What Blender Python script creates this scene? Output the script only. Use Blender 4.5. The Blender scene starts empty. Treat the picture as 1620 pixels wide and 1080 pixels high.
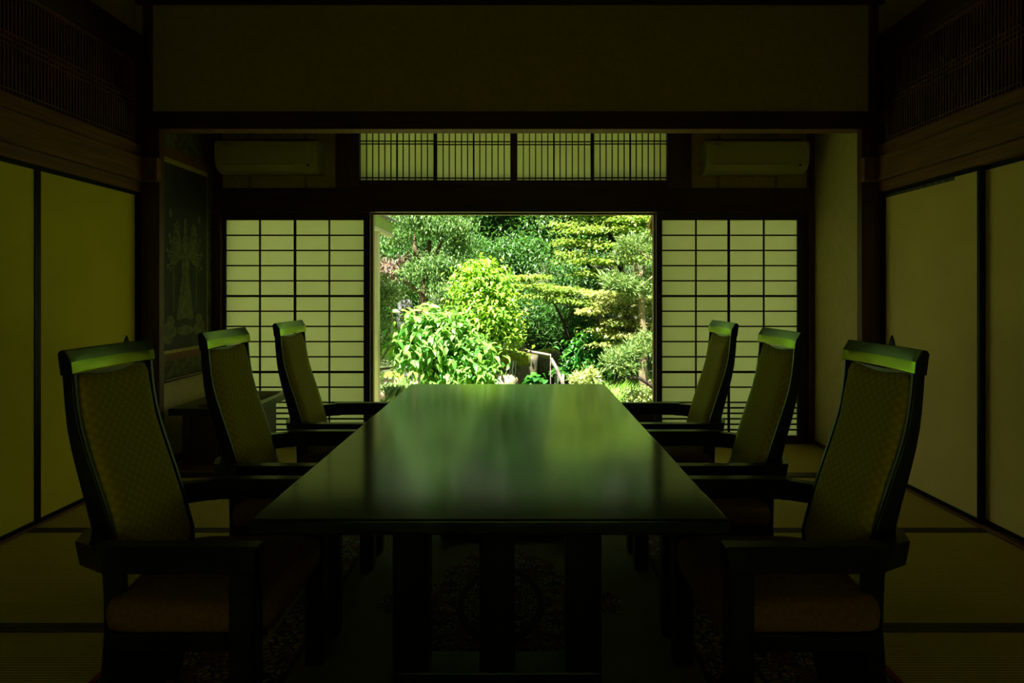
import bpy, bmesh, math, random
import numpy as np
from mathutils import Vector, Matrix
random.seed(7)
rng = np.random.default_rng(11)
SC = bpy.context.scene
COL = SC.collection
R = math.radians
# ------------------------------------------------------------------ camera
CH = 1.167            # eye height
FP = 1060.0           # focal length in pixels of a 1620 wide frame
cam = bpy.data.cameras.new('camera'); camo = bpy.data.objects.new('camera', cam); COL.objects.link(camo)
camo.location = (0, 0, CH); camo.rotation_euler = (R(90), 0, 0)
cam.sensor_fit = 'HORIZONTAL'; cam.sensor_width = 36.0; cam.lens = FP * 36 / 1620
cam.shift_x = -12 / 1620; cam.shift_y = -78 / 1620
cam.clip_start = 0.05; cam.clip_end = 200
SC.camera = camo
# ------------------------------------------------------------------ sky, sun, exposure
w = bpy.data.worlds.new('sky'); SC.world = w; w.use_nodes = True
nt = w.node_tree; nt.nodes.clear()
out = nt.nodes.new('ShaderNodeOutputWorld'); bg = nt.nodes.new('ShaderNodeBackground')
gr = nt.nodes.new('ShaderNodeValToRGB'); tc = nt.nodes.new('ShaderNodeTexCoord'); sp = nt.nodes.new('ShaderNodeSeparateXYZ')
nt.links.new(tc.outputs['Generated'], sp.inputs[0]); nt.links.new(sp.outputs['Z'], gr.inputs[0])
gr.color_ramp.elements[0].position = 0.0; gr.color_ramp.elements[0].color = (0.76, 0.80, 0.46, 1)
gr.color_ramp.elements[1].position = 0.7; gr.color_ramp.elements[1].color = (0.66, 0.80, 0.70, 1)
nt.links.new(gr.outputs[0], bg.inputs[0]); bg.inputs[1].default_value = 0.42
nt.links.new(bg.outputs[0], out.inputs[0])
sun = bpy.data.lights.new('sun', 'SUN'); suno = bpy.data.objects.new('sun', sun); COL.objects.link(suno)
sun.energy = 16.5; sun.angle = R(0.6); sun.color = (1.0, 0.95, 0.82)
SUN_DIR = Vector((-0.10, -0.34, 1.0)).normalized()          # towards the sun
suno.rotation_euler = SUN_DIR.to_track_quat('Z', 'Y').to_euler()
SC.view_settings.view_transform = 'Standard'; SC.view_settings.look = 'None'
SC.view_settings.gamma = 1.0; SC.view_settings.use_curve_mapping = False
SC.view_settings.exposure = 1.0
try:
    SC.cycles.max_bounces = 10; SC.cycles.diffuse_bounces = 6; SC.cycles.glossy_bounces = 4
    SC.cycles.transmission_bounces = 6; SC.cycles.transparent_max_bounces = 6
    SC.cycles.use_denoising = True; SC.cycles.sample_clamp_indirect = 6.0
    SC.cycles.caustics_reflective = False; SC.cycles.caustics_refractive = False
except Exception: pass

# ------------------------------------------------------------------ materials
def mat(name, col, rough=0.6, var=0.0, vscale=6.0, stretch=(1, 1, 1), bump=0.0, col2=None, spec=0.5, coat=0.0, sheen=0.0, detail=4):
    m = bpy.data.materials.new(name); m.use_nodes = True
    n = m.node_tree; b = n.nodes['Principled BSDF']
    b.inputs['Roughness'].default_value = rough
    b.inputs['Specular IOR Level'].default_value = spec
    b.inputs['Coat Weight'].default_value = coat
    b.inputs['Coat Roughness'].default_value = 0.2
    b.inputs['Sheen Weight'].default_value = sheen
    b.inputs['Base Color'].default_value = (*col, 1)
    if var > 0 or bump > 0 or col2:
        t = n.nodes.new('ShaderNodeTexCoord'); mp = n.nodes.new('ShaderNodeMapping'); mp.inputs['Scale'].default_value = stretch
        nz = n.nodes.new('ShaderNodeTexNoise'); nz.inputs['Scale'].default_value = vscale; nz.inputs['Detail'].default_value = detail
        n.links.new(t.outputs['Object'], mp.inputs[0]); n.links.new(mp.outputs[0], nz.inputs[0])
        if var > 0 or col2:
            r = n.nodes.new('ShaderNodeValToRGB')
            c2 = col2 or tuple(c * (1 + var) for c in col)
            c1 = col if col2 else tuple(c * (1 - var) for c in col)
            r.color_ramp.elements[0].position = .35; r.color_ramp.elements[1].position = .65
            r.color_ramp.elements[0].color = (*c1, 1); r.color_ramp.elements[1].color = (*c2, 1)
            n.links.new(nz.outputs[0], r.inputs[0]); n.links.new(r.outputs[0], b.inputs['Base Color'])
        if bump > 0:
            bp = n.nodes.new('ShaderNodeBump'); bp.inputs['Strength'].default_value = bump; bp.inputs['Distance'].default_value = .01
            n.links.new(nz.outputs[0], bp.inputs['Height']); n.links.new(bp.outputs[0], b.inputs['Normal'])
    return m

M = {}
M['post'] = mat('dark_stained_wood', (.075, .024, .008), .5, .3, 5, (8, 8, .6), .05)
M['beam'] = mat('dark_beam_wood', (.050, .018, .007), .5, .3, 5, (.6, 8, 8), .05)
M['nageshi'] = mat('brown_cedar_wood', (.19, .075, .012), .65, .25, 5, (6, .5, 10), .05)
M['lattice'] = mat('lattice_wood', (.13, .042, .012), .6, .2, 5, (1, 1, 1))
M['plaster'] = mat('earth_plaster', (.46, .36, .11), .95, .06, 30, (1, 1, 1), .12)
M['plaster_white'] = mat('pale_plaster', (.64, .54, .26), .95, .05, 20, (1, 1, 1), .1)
M['fusuma_left'] = mat('yellow_fusuma_paper', (.80, .69, .022), .85, .04, 3, (1, 1, 1), .02)
M['fusuma_right'] = mat('cream_fusuma_paper', (.92, .74, .26), .85, .04, 3, (1, 1, 1), .02)
M['lacquer'] = mat('black_lacquer', (.008, .009, .006), .4, spec=.1)
M['ceiling'] = mat('ceiling_board', (.16, .09, .04), .7, .2, 4, (1, 8, 1))
M['shoji_wood'] = mat('shoji_wood', (.040, .022, .010), .55, .2, 6, (4, 4, 4))
M['chair_wood'] = mat('black_stained_chair_wood', (.009, .010, .005), .30, .2, 6, (2, 2, 10), .01, spec=.5)
M['ac'] = mat('aircon_plastic', (.50, .47, .25), .45)
M['ac_dark'] = mat('aircon_slot', (.05, .05, .03), .6)
M['tan'] = mat('tan_sash', (.30, .20, .07), .5)
M['gold'] = mat('gilt_knob', (.65, .45, .12), .35)
M['cabinet'] = mat('desk_dark_wood', (.022, .014, .008), .35, .2, 5, (1, 1, 6), .02)
M['mat_fabric'] = mat('reddish_mat', (.10, .05, .02), .9, .3, 60)

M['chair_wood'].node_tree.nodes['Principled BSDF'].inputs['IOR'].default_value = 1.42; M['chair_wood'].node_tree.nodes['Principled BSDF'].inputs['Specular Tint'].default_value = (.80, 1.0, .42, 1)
M['rail'] = mat('polished_rail_lacquer', (.010, .014, .007), .2)  # rail front: reflection strength raised to carry the lit green look
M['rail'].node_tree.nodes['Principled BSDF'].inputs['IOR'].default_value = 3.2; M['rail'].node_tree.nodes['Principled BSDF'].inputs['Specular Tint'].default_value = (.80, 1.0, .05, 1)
M['rail_top'] = mat('satin_rail_lacquer', (.010, .014, .007), .25)  # same lacquer dimmed for the slope, shade put into the finish
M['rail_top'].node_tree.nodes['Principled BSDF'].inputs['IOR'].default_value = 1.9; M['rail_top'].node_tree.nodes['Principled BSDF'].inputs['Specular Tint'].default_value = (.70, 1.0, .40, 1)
def table_mat():
    m = mat('tabletop_lacquer', (.014, .020, .004), .24, spec=.5)
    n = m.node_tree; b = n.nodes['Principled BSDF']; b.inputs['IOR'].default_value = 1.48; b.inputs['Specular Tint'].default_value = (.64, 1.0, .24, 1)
    t = n.nodes.new('ShaderNodeTexCoord'); mp = n.nodes.new('ShaderNodeMapping'); mp.inputs['Scale'].default_value = (2, 60, 1)
    nz = n.nodes.new('ShaderNodeTexNoise'); nz.inputs['Scale'].default_value = 3; nz.inputs['Detail'].default_value = 5
    mr = n.nodes.new('ShaderNodeMapRange'); mr.inputs['To Min'].default_value = .115; mr.inputs['To Max'].default_value = .135
    n.links.new(t.outputs['Object'], mp.inputs[0]); n.links.new(mp.outputs[0], nz.inputs[0])
    n.links.new(nz.outputs[0], mr.inputs[0]); n.links.new(mr.outputs[0], b.inputs['Roughness'])
    return m
M['table'] = table_mat()

def tatami_mat():
    m = mat('tatami_rush', (.42, .33, .07), .8, spec=.15)
    n = m.node_tree; b = n.nodes['Principled BSDF']
    t = n.nodes.new('ShaderNodeTexCoord'); s = n.nodes.new('ShaderNodeSeparateXYZ')
    n.links.new(t.outputs['Object'], s.inputs[0])
    mul = n.nodes.new('ShaderNodeMath'); mul.operation = 'MULTIPLY'; mul.inputs[1].default_value = 2 * math.pi / .0145
    sn = n.nodes.new('ShaderNodeMath'); sn.operation = 'SINE'
    n.links.new(s.outputs['Y'], mul.inputs[0]); n.links.new(mul.outputs[0], sn.inputs[0])
    mr = n.nodes.new('ShaderNodeMapRange'); mr.inputs['From Min'].default_value = -1; mr.inputs['From Max'].default_value = 1
    n.links.new(sn.outputs[0], mr.inputs[0])
    nz = n.nodes.new('ShaderNodeTexNoise'); nz.inputs['Scale'].default_value = 40; nz.inputs['Detail'].default_value = 3
    mp = n.nodes.new('ShaderNodeMapping'); mp.inputs['Scale'].default_value = (4, .6, 1)
    n.links.new(t.outputs['Object'], mp.inputs[0]); n.links.new(mp.outputs[0], nz.inputs[0])
    r = n.nodes.new('ShaderNodeValToRGB'); r.color_ramp.elements[0].color = (.27, .20, .030, 1); r.color_ramp.elements[1].color = (.70, .55, .085, 1)
    r.color_ramp.elements[0].position = .1; r.color_ramp.elements[1].position = .8
    mx = n.nodes.new('ShaderNodeMath'); mx.operation = 'MULTIPLY_ADD'; mx.inputs[1].default_value = .35
    n.links.new(nz.outputs[0], mx.inputs[0]); 
    m2 = n.nodes.new('ShaderNodeMath'); m2.operation = 'MULTIPLY'; m2.inputs[1].default_value = .75
    n.links.new(mr.outputs[0], m2.inputs[0]); n.links.new(m2.outputs[0], mx.inputs[2])
    n.links.new(mx.outputs[0], r.inputs[0]); n.links.new(r.outputs[0], b.inputs['Base Color'])
    bp = n.nodes.new('ShaderNodeBump'); bp.inputs['Strength'].default_value = .6; bp.inputs['Distance'].default_value = .002
    n.links.new(mr.outputs[0], bp.inputs['Height']); n.links.new(bp.outputs[0], b.inputs['Normal'])
    return m
M['tatami'] = tatami_mat()
M['heri'] = mat('tatami_border_cloth', (.055, .035, .015), .8, .2, 80)

def hex_fabric():
    m = mat('olive_tortoiseshell_fabric', (.14, .13, .035), .75, spec=.15)
    n = m.node_tree; b = n.nodes['Principled BSDF']
    t = n.nodes.new('ShaderNodeTexCoord'); mp = n.nodes.new('ShaderNodeMapping')
    mp.inputs['Scale'].default_value = (0.0, 1.0, .80)
    v = n.nodes.new('ShaderNodeTexVoronoi'); v.feature = 'DISTANCE_TO_EDGE'; v.inputs['Scale'].default_value = 34; v.inputs['Randomness'].default_value = 0.0
    # staggered cells: shift z by half a cell on alternate columns
    s = n.nodes.new('ShaderNodeSeparateXYZ'); n.links.new(t.outputs['Object'], s.inputs[0])
    k = n.nodes.new('ShaderNodeMath'); k.operation = 'MULTIPLY'; k.inputs[1].default_value = 1 / .034
    n.links.new(s.outputs['Y'], k.inputs[0])
    sy = n.nodes.new('ShaderNodeMath'); sy.operation = 'MULTIPLY'; sy.inputs[1].default_value = math.pi * 2
    n.links.new(k.outputs[0], sy.inputs[0])
    cy = n.nodes.new('ShaderNodeMath'); cy.operation = 'COSINE'; n.links.new(sy.outputs[0], cy.inputs[0])
    sz = n.nodes.new('ShaderNodeMath'); sz.operation = 'MULTIPLY'; sz.inputs[1].default_value = math.pi * 2 / .026
    n.links.new(s.outputs['Z'], sz.inputs[0])
    cz = n.nodes.new('ShaderNodeMath'); cz.operation = 'COSINE'; n.links.new(sz.outputs[0], cz.inputs[0])
    pr = n.nodes.new('ShaderNodeMath'); pr.operation = 'MULTIPLY'; n.links.new(cy.outputs[0], pr.inputs[0]); n.links.new(cz.outputs[0], pr.inputs[1])
    r = n.nodes.new('ShaderNodeValToRGB'); r.color_ramp.elements[0].position = .42; r.color_ramp.elements[1].position = .7
    mr = n.nodes.new('ShaderNodeMapRange'); mr.inputs['From Min'].default_value = -1; mr.inputs['From Max'].default_value = 1
    n.links.new(pr.outputs[0], mr.inputs[0]); n.links.new(mr.outputs[0], r.inputs[0])
    r.color_ramp.elements[0].color = (.56, .48, .035, 1); r.color_ramp.elements[1].color = (.68, .585, .05, 1)
    n.links.new(r.outputs[0], b.inputs['Base Color'])
    bp = n.nodes.new('ShaderNodeBump'); bp.inputs['Strength'].default_value = .07; bp.inputs['Distance'].default_value = .003
    n.links.new(mr.outputs[0], bp.inputs['Height']); n.links.new(bp.outputs[0], b.inputs['Normal'])
    n.nodes.remove(v); n.nodes.remove(mp)
    return m
M['fabric'] = hex_fabric()
M['seat_fabric'] = mat('brown_seat_fabric', (.20, .11, .025), .85, .15, 90, spec=.2)

def paper_mat():
    m = bpy.data.materials.new('shoji_paper'); m.use_nodes = True
    n = m.node_tree; n.nodes.clear()
    o = n.nodes.new('ShaderNodeOutputMaterial'); mx = n.nodes.new('ShaderNodeMixShader'); mx.inputs[0].default_value = .72
    d = n.nodes.new('ShaderNodeBsdfDiffuse'); t = n.nodes.new('ShaderNodeBsdfTranslucent')
    tc_ = n.nodes.new('ShaderNodeTexCoord'); nz = n.nodes.new('ShaderNodeTexNoise'); nz.inputs['Scale'].default_value = 5; nz.inputs['Detail'].default_value = 8
    r = n.nodes.new('ShaderNodeValToRGB'); r.color_ramp.elements[0].color = (.84, .82, .62, 1); r.color_ramp.elements[1].color = (.92, .90, .72, 1)
    n.links.new(tc_.outputs['Object'], nz.inputs[0]); n.links.new(nz.outputs[0], r.inputs[0])
    n.links.new(r.outputs[0], d.inputs[0]); n.links.new(r.outputs[0], t.inputs[0])
    n.links.new(d.outputs[0], mx.inputs[1]); n.links.new(t.outputs[0], mx.inputs[2]); n.links.new(mx.outputs[0], o.inputs[0])
    return m
M['paper'] = paper_mat()

def rug_mat(cx, cy, hx, hy):
    """oriental rug: floral border with guard stripes, plain field, oval medallion with pendants"""
    m = mat('oriental_rug_wool', (.1, .1, .03), .95)
    n = m.node_tree; b = n.nodes['Principled BSDF']; L = n.links.new
    def math_(op, a, b_=None, c=None):
        k = n.nodes.new('ShaderNodeMath'); k.operation = op
        for i, x in enumerate((a, b_, c)):
            if x is None: continue
            if isinstance(x, (int, float)): k.inputs[i].default_value = x
            else: L(x, k.inputs[i])
        return k.outputs[0]
    def mixc(f, a, b_):
        k = n.nodes.new('ShaderNodeMix'); k.data_type = 'RGBA'
        if isinstance(f, float): k.inputs[0].default_value = f
        else: L(f, k.inputs[0])
        for i, x in ((6, a), (7, b_)):
            if isinstance(x, tuple): k.inputs[i].default_value = (*x, 1)
            else: L(x, k.inputs[i])
        return k.outputs[2]
    t = n.nodes.new('ShaderNodeTexCoord'); s = n.nodes.new('ShaderNodeSeparateXYZ'); L(t.outputs['Object'], s.inputs[0])
    X, Y = s.outputs['X'], s.outputs['Y']
    ax = math_('ABSOLUTE', X); ay = math_('ABSOLUTE', Y)
    ed = math_('MINIMUM', math_('SUBTRACT', hx, ax), math_('SUBTRACT', hy, ay))   # distance to the edge
    nz = n.nodes.new('ShaderNodeTexNoise'); nz.inputs['Scale'].default_value = 9; nz.inputs['Detail'].default_value = 2
    L(t.outputs['Object'], nz.inputs[0])
    cm = n.nodes.new('ShaderNodeCombineXYZ'); L(ax, cm.inputs[0]); L(ay, cm.inputs[1])
    vo = n.nodes.new('ShaderNodeTexVoronoi'); vo.inputs['Scale'].default_value = 17; vo.feature = 'F1'
    L(cm.outputs[0], vo.inputs[0])
    v2 = n.nodes.new('ShaderNodeTexVoronoi'); v2.inputs['Scale'].default_value = 26; v2.feature = 'DISTANCE_TO_EDGE'; L(cm.outputs[0], v2.inputs[0])
    r = n.nodes.new('ShaderNodeValToRGB'); r.color_ramp.interpolation = 'CONSTANT'
    e = r.color_ramp.elements; e[0].color = (.34, .08, .03, 1); e[1].position = .22; e[1].color = (.38, .31, .09, 1)
    a_ = e.new(.38); a_.color = (.015, .018, .02, 1); a_ = e.new(.50); a_.color = (.32, .24, .08, 1); a_ = e.new(.62); a_.color = (.15, .045, .025, 1)
    L(vo.outputs['Distance'], r.inputs[0])
    line = math_('LESS_THAN', v2.outputs['Distance'], .06)
    floral = mixc(line, r.outputs[0], (.012, .014, .014))
    field = mixc(nz.outputs[0], (.15, .13, .035), (.21, .185, .05))
    d2 = math_('ADD', math_('POWER', math_('DIVIDE', X, .27), 2.0), math_('POWER', math_('DIVIDE', Y, .52), 2.0))
    wob = math_('MULTIPLY_ADD', math_('SINE', math_('MULTIPLY', math_('ARCTAN2', X, Y), 16.0)), .08, 1.0)
    in_med = math_('LESS_THAN', d2, wob)
    pend = math_('LESS_THAN', math_('ADD', math_('POWER', math_('DIVIDE', math_('SUBTRACT', ax, .40), .055), 2.0), math_('POWER', math_('DIVIDE', Y, .09), 2.0)), 1.0)
    inner = math_('LESS_THAN', d2, .28)
    c = mixc(math_('MAXIMUM', in_med, pend), field, floral)
    ring = math_('LESS_THAN', math_('ABSOLUTE', math_('SUBTRACT', d2, .30)), .05)
    c = mixc(ring, c, (.012, .012, .010))
    c = mixc(math_('LESS_THAN', ed, .58), c, floral)
    for at, w_, cc in ((.575, .010, (.02, .02, .015)), (.44, .008, (.25, .20, .07)), (.41, .008, (.02, .02, .02)), (.15, .008, (.25, .20, .07)), (.12, .008, (.02, .02, .02))):
        c = mixc(math_('LESS_THAN', math_('ABSOLUTE', math_('SUBTRACT', ed, at)), w_), c, cc)
    c = mixc(math_('LESS_THAN', ed, .02), c, (.35, .02, .015))
    L(c, b.inputs['Base Color'])
    return m

def leaf_mat(name, c1, c2, trans=.42, rough=.40, spec=.42):
    m = bpy.data.materials.new(name); m.use_nodes = True
    n = m.node_tree; n.nodes.clear(); L = n.links.new
    o = n.nodes.new('ShaderNodeOutputMaterial')
    g = n.nodes.new('ShaderNodeNewGeometry'); r = n.nodes.new('ShaderNodeValToRGB')
    r.color_ramp.elements[0].color = (*c1, 1); r.color_ramp.elements[1].color = (*c2, 1)
    L(g.outputs['Random Per Island'], r.inputs[0])
    p = n.nodes.new('ShaderNodeBsdfPrincipled'); p.inputs['Roughness'].default_value = rough; p.inputs['Specular IOR Level'].default_value = spec
    t = n.nodes.new('ShaderNodeBsdfTranslucent')
    hs = n.nodes.new('ShaderNodeHueSaturation'); hs.inputs['Hue'].default_value = .485; hs.inputs['Saturation'].default_value = 1.1; hs.inputs['Value'].default_value = 1.1
    L(r.outputs[0], p.inputs['Base Color']); L(r.outputs[0], hs.inputs['Color']); L(hs.outputs[0], t.inputs[0])
    mx = n.nodes.new('ShaderNodeMixShader'); mx.inputs[0].default_value = trans
    L(p.outputs[0], mx.inputs[1]); L(t.outputs[0], mx.inputs[2]); L(mx.outputs[0], o.inputs[0])
    return m
LM = {
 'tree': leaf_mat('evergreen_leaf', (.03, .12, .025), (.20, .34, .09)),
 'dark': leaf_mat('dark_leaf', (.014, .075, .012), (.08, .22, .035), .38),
 'maple': leaf_mat('maple_leaf', (.09, .23, .025), (.34, .44, .10), .45),
 'maple_pale': leaf_mat('pale_maple_leaf', (.14, .27, .04), (.52, .50, .20), .45),
 'yellow': leaf_mat('yellow_green_leaf', (.07, .28, .018), (.38, .56, .09), .45),
 'broad': leaf_mat('broad_leaf', (.035, .22, .02), (.29, .52, .12), .42),
 'broad_dark': leaf_mat('deep_green_broad_leaf', (.012, .11, .014), (.07, .24, .03), .35),
 'podo': leaf_mat('podocarpus_leaf', (.05, .16, .03), (.32, .44, .14), .35),
 'grass': leaf_mat('grass_blade', (.08, .30, .02), (.36, .54, .12), .45),
 'dead': leaf_mat('withered_leaf', (.10, .06, .04), (.36, .27, .19), .25),
 'pale': leaf_mat('pale_yellow_leaf', (.26, .38, .09), (.60, .66, .30), .4),
}
M['bark'] = mat('bark', (.075, .052, .022), .9, .4, 14, (1, 1, .4), .5)
M['bark_pale'] = mat('pale_lichened_bark', (.30, .25, .14), .9, .0, 14, (1, 1, .5), .5, col2=(.12, .09, .05))
M['bark_dark'] = mat('dark_bark', (.025, .016, .010), .9, .3, 20, (1, 1, .5), .5)
M['soil'] = mat('mossy_soil', (.028, .030, .012), .95, 0, 1.6, (1, 1, 1), .5, col2=(.035, .06, .014), detail=8)
M['gravel'] = mat('garden_gravel', (.26, .22, .15), .95, 0, 7, (1, 1, 1), .6, col2=(.55, .48, .36), detail=10)
M['yard'] = mat('lawn_moss', (.24, .33, .06), .95, 0, 40, (1, 1, 1), .5, col2=(.38, .48, .12), detail=6)  # colour picked for the green light it bounces
M['rock'] = mat('grey_rock', (.05, .05, .055), .9, 0, 6, (1, 1, 1), .8, col2=(.17, .17, .18), detail=10)
M['rock_warm'] = mat('lichened_rock', (.30, .22, .10), .9, 0, 7, (1, 1, 1), .8, col2=(.40, .34, .25), detail=10)
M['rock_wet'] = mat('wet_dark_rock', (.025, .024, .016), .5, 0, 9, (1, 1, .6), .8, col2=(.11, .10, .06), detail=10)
M['moss'] = mat('moss', (.07, .11, .008), .95, 0, 22, (1, 1, 1), .8, col2=(.20, .25, .02), detail=8)
M['log'] = mat('weathered_log', (.07, .05, .045), .85, 0, 12, (1, 1, 1), .4, col2=(.20, .16, .14))
M['bamboo'] = mat('weathered_bamboo', (.20, .21, .18), .6, .15, 9)
M['water'] = mat('falling_water', (.55, .62, .62), .15, spec=.8)
M['wing_white'] = mat('whitewashed_board', (.52, .48, .34), .7, .05, 8)
M['wing_green'] = mat('pale_green_painted_board', (.26, .34, .09), .6, .08, 8)
M['tile'] = mat('grey_roof_tile', (.20, .18, .19), .7, .3, 20)
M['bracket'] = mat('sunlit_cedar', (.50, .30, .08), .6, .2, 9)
M['stone_step'] = mat('paving_stone', (.40, .36, .28), .9, 0, 9, (1, 1, 1), .6, col2=(.66, .60, .50), detail=8)

# ------------------------------------------------------------------ object helpers
def tag(o, label=None, cat=None, group=None, kind=None):
    if label: o['label'] = label
    if cat: o['category'] = cat
    if group: o['group'] = group
    if kind: o['kind'] = kind
    return o
def empty(name, loc, label=None, cat=None, group=None, rz=0, kind=None):
    o = bpy.data.objects.new(name, None); COL.objects.link(o); o.location = loc; o.rotation_euler = (0, 0, rz)
    o.empty_display_size = .1
    return tag(o, label, cat, group, kind)

class MB:
    """collects shapes for ONE mesh object"""
    def __init__(s): s.v = []; s.f = []; s.m = []; s.mi = 0; s.mats = []
    def use(s, m):
        if m not in s.mats: s.mats.append(m)
        s.mi = s.mats.index(m); return s
    def add(s, vs, fs):
        k = len(s.v); s.v += [tuple(p) for p in vs]
        for f in fs: s.f.append(tuple(i + k for i in f)); s.m.append(s.mi)
        return s
    def box(s, x0, x1, y0, y1, z0, z1):
        x0, x1 = min(x0, x1), max(x0, x1); y0, y1 = min(y0, y1), max(y0, y1); z0, z1 = min(z0, z1), max(z0, z1)
        return s.add([(x0,y0,z0),(x1,y0,z0),(x1,y1,z0),(x0,y1,z0),(x0,y0,z1),(x1,y0,z1),(x1,y1,z1),(x0,y1,z1)],
                     [(0,3,2,1),(4,5,6,7),(0,1,5,4),(1,2,6,5),(2,3,7,6),(3,0,4,7)])
    def prism(s, pts, axis, a, b):
        """closed outline pts extruded along axis from a to b"""
        n = len(pts)
        def P(p, t): return {'x': (t, p[0], p[1]), 'y': (p[0], t, p[1]), 'z': (p[0], p[1], t)}[axis]
        return s.add([P(p, a) for p in pts] + [P(p, b) for p in pts],
                     [tuple(range(n))[::-1], tuple(range(n, 2*n))] + [(i, (i+1) % n, (i+1) % n + n, i + n) for i in range(n)])
    def loft(s, rings, cap=True, closed=False):
        n = len(rings[0]); vs = [p for r_ in rings for p in r_]; fs = []
        m = len(rings)
        for j in range(m if closed else m - 1):
            j2 = (j + 1) % m
            for i in range(n): fs.append((j*n + i, j*n + (i+1) % n, j2*n + (i+1) % n, j2*n + i))
        if cap and not closed: fs += [tuple(range(n))[::-1], tuple(range((m-1)*n, m*n))]
        return s.add(vs, fs)
    def tube(s, pts, rad, n=8):
        pts = [Vector(p) for p in pts]; rings = []
        if not hasattr(rad, '__len__'): rad = [rad] * len(pts)
        up = Vector((.13, .9, .2)).normalized()
        for i, p in enumerate(pts):
            t = (pts[min(i+1, len(pts)-1)] - pts[max(i-1, 0)]).normalized()
            a = t.cross(up)
            if a.length < .1: a = t.cross(Vector((1, 0, 0)))
            a.normalize(); b_ = t.cross(a).normalized(); 
            rings.append([tuple(p + (a * math.cos(k*2*math.pi/n) + b_ * math.sin(k*2*math.pi/n)) * rad[i]) for k in range(n)])
        return s.loft(rings)
    def build(s, name, m=None, parent=None, bevel=0, smooth=False, loc=None, subsurf=0, segs=2, ang=0):
        me = bpy.data.meshes.new(name); 
        if loc is not None: vs = [(p[0]-loc[0], p[1]-loc[1], p[2]-loc[2]) for p in s.v]
        else: vs = s.v
        me.from_pydata(vs, [], s.f); me.update()
        mats = s.mats or [m]
        for x in mats: me.materials.append(x)
        if s.mats: me.polygons.foreach_set('material_index', s.m)
        bm = bmesh.new(); bm.from_mesh(me); bmesh.ops.recalc_face_normals(bm, faces=bm.faces); bm.to_mesh(me); bm.free()
        if smooth or ang: me.polygons.foreach_set('use_smooth', [True] * len(me.polygons))
        if ang: me.set_sharp_from_angle(angle=R(ang))
        o = bpy.data.objects.new(name, me); COL.objects.link(o)
        if loc is not None: o.location = loc
        if parent: o.parent = parent
        if subsurf:
            md = o.modifiers.new('sub', 'SUBSURF'); md.levels = md.render_levels = subsurf
        if bevel:
            md = o.modifiers.new('bevel', 'BEVEL'); md.width = bevel; md.segments = segs; md.limit_method = 'ANGLE'; md.angle_limit = R(40)
            md.harden_normals = False
        return o
def struct(mb, name, m=None, bevel=0, **k): return tag(mb.build(name, m, None, bevel, **k), kind='structure')
def copy_tree(o, parent=None):
    c = o.copy(); COL.objects.link(c); c.parent = parent
    for ch in list(o.children): copy_tree(ch, c)
    return c
def P(px, py, d):
    return Vector(((px - 822) / FP * d, d, CH - (py - 462) / FP * d))

# ================================================================== ROOM SHELL
XL, XR = -2.43, 2.31
YO = 4.24            # plane of the opening between the two rooms
YF = 5.19            # plane of the garden side
HXL, HXR = -2.37, 2.27
YB = -2.4
struct(MB().box(-3.4, 3.4, YB - .1, YF + .12, -.14, -.055), 'floor', M['tatami'])
struct(MB().box(XL - .12, XR + .12, YB - .1, YO, 3.10, 3.16), 'ceiling', M['ceiling'])
struct(MB().box(XL - .12, XR + .12, YO + .04, YF + .1, 2.60, 2.66), 'ceiling', M['ceiling'])
# tatami mats
nmat = 0
rows = [(1.38, 2.33, 'nearest the camera'), (2.33, 3.285, 'second row from the camera'), (3.285, YO - .0, 'against the header threshold'), (YO + .06, YF - .01, 'in the strip before the paper screens')]
cols = [(XL + .03, -.535, 'left'), (-.535, .40, 'middle'), (.40, XR - .03, 'right')]
for (y0, y1, rl) in rows:
    for (x0, x1, cl) in cols:
        g = .0015
        t = MB().box(x0 + g, x1 - g, y0 + g, y1 - g, -.055, 0).build('tatami_mat', M['tatami'], None, .002, loc=((x0+x1)/2, (y0+y1)/2, -.055))
        half = 'half-size ' if cl == 'middle' else ''
        tag(t, f'{half}straw tatami mat, {cl} of its row, {rl}', 'tatami mat', 'tatami mats of the floor')
        for (a, b) in ((y0 + g, y0 + .032), (y1 - .032, y1 - g)):
            h = MB().box(x0 + g, x1 - g, a, b, -.01, .0015).build('cloth_border', M['heri'], t); h.matrix_parent_inverse = Matrix.Translation(-Vector(t.location))
struct(MB().box(XL, XR, YB, 1.38, -.055, 0), 'floor', M['tatami'])
struct(MB().box(HXL, HXR, YO, YO + .06, -.055, .004), 'trim_1', M['beam'], .002)      # threshold of the opening
struct(MB().box(XL, XL + .03, YB, YO, -.055, .012), 'trim_2', M['nageshi'], .002)      # door tracks
struct(MB().box(XR - .03, XR, YB, YO, -.055, .012), 'trim_3', M['nageshi'], .002)
GZ_ = -.45
# outer walls
def side_wall(x, sgn, name):
    m = MB()
    m.box(x + sgn * .05, x + sgn * .16, YB, YO + .1, -.14, 3.1)         # solid behind the sliding panels
    m.box(x + sgn * .0, x + sgn * .07, YB, YO, 2.785, 3.1)           # plaster over the transom beam
    return struct(m, name, M['plaster'])
side_wall(XL, -1, 'wall_left'); side_wall(XR, 1, 'wall_right')
BW0, BW1, BZ0, BZ1 = -1.25, 1.10, .45, 1.78
struct(MB().box(XL - .16, BW0, YB - .1, YB, -.14, 3.16).box(BW1, XR + .16, YB - .1, YB, -.14, 3.16).box(BW0, BW1, YB - .1, YB, -.14, BZ0).box(BW0, BW1, YB - .1, YB, BZ1, 3.16), 'wall_back', M['plaster'])
root = empty('window_5', ((BW0 + BW1) / 2, YB, BZ0), kind='structure'); inv = Matrix.Translation(-Vector(root.location))  # added paper window behind the camera, lets in fill daylight
def bpart(mb, nm, m):
    o = mb.build(nm, m, root, .001); o.matrix_parent_inverse = inv
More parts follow.
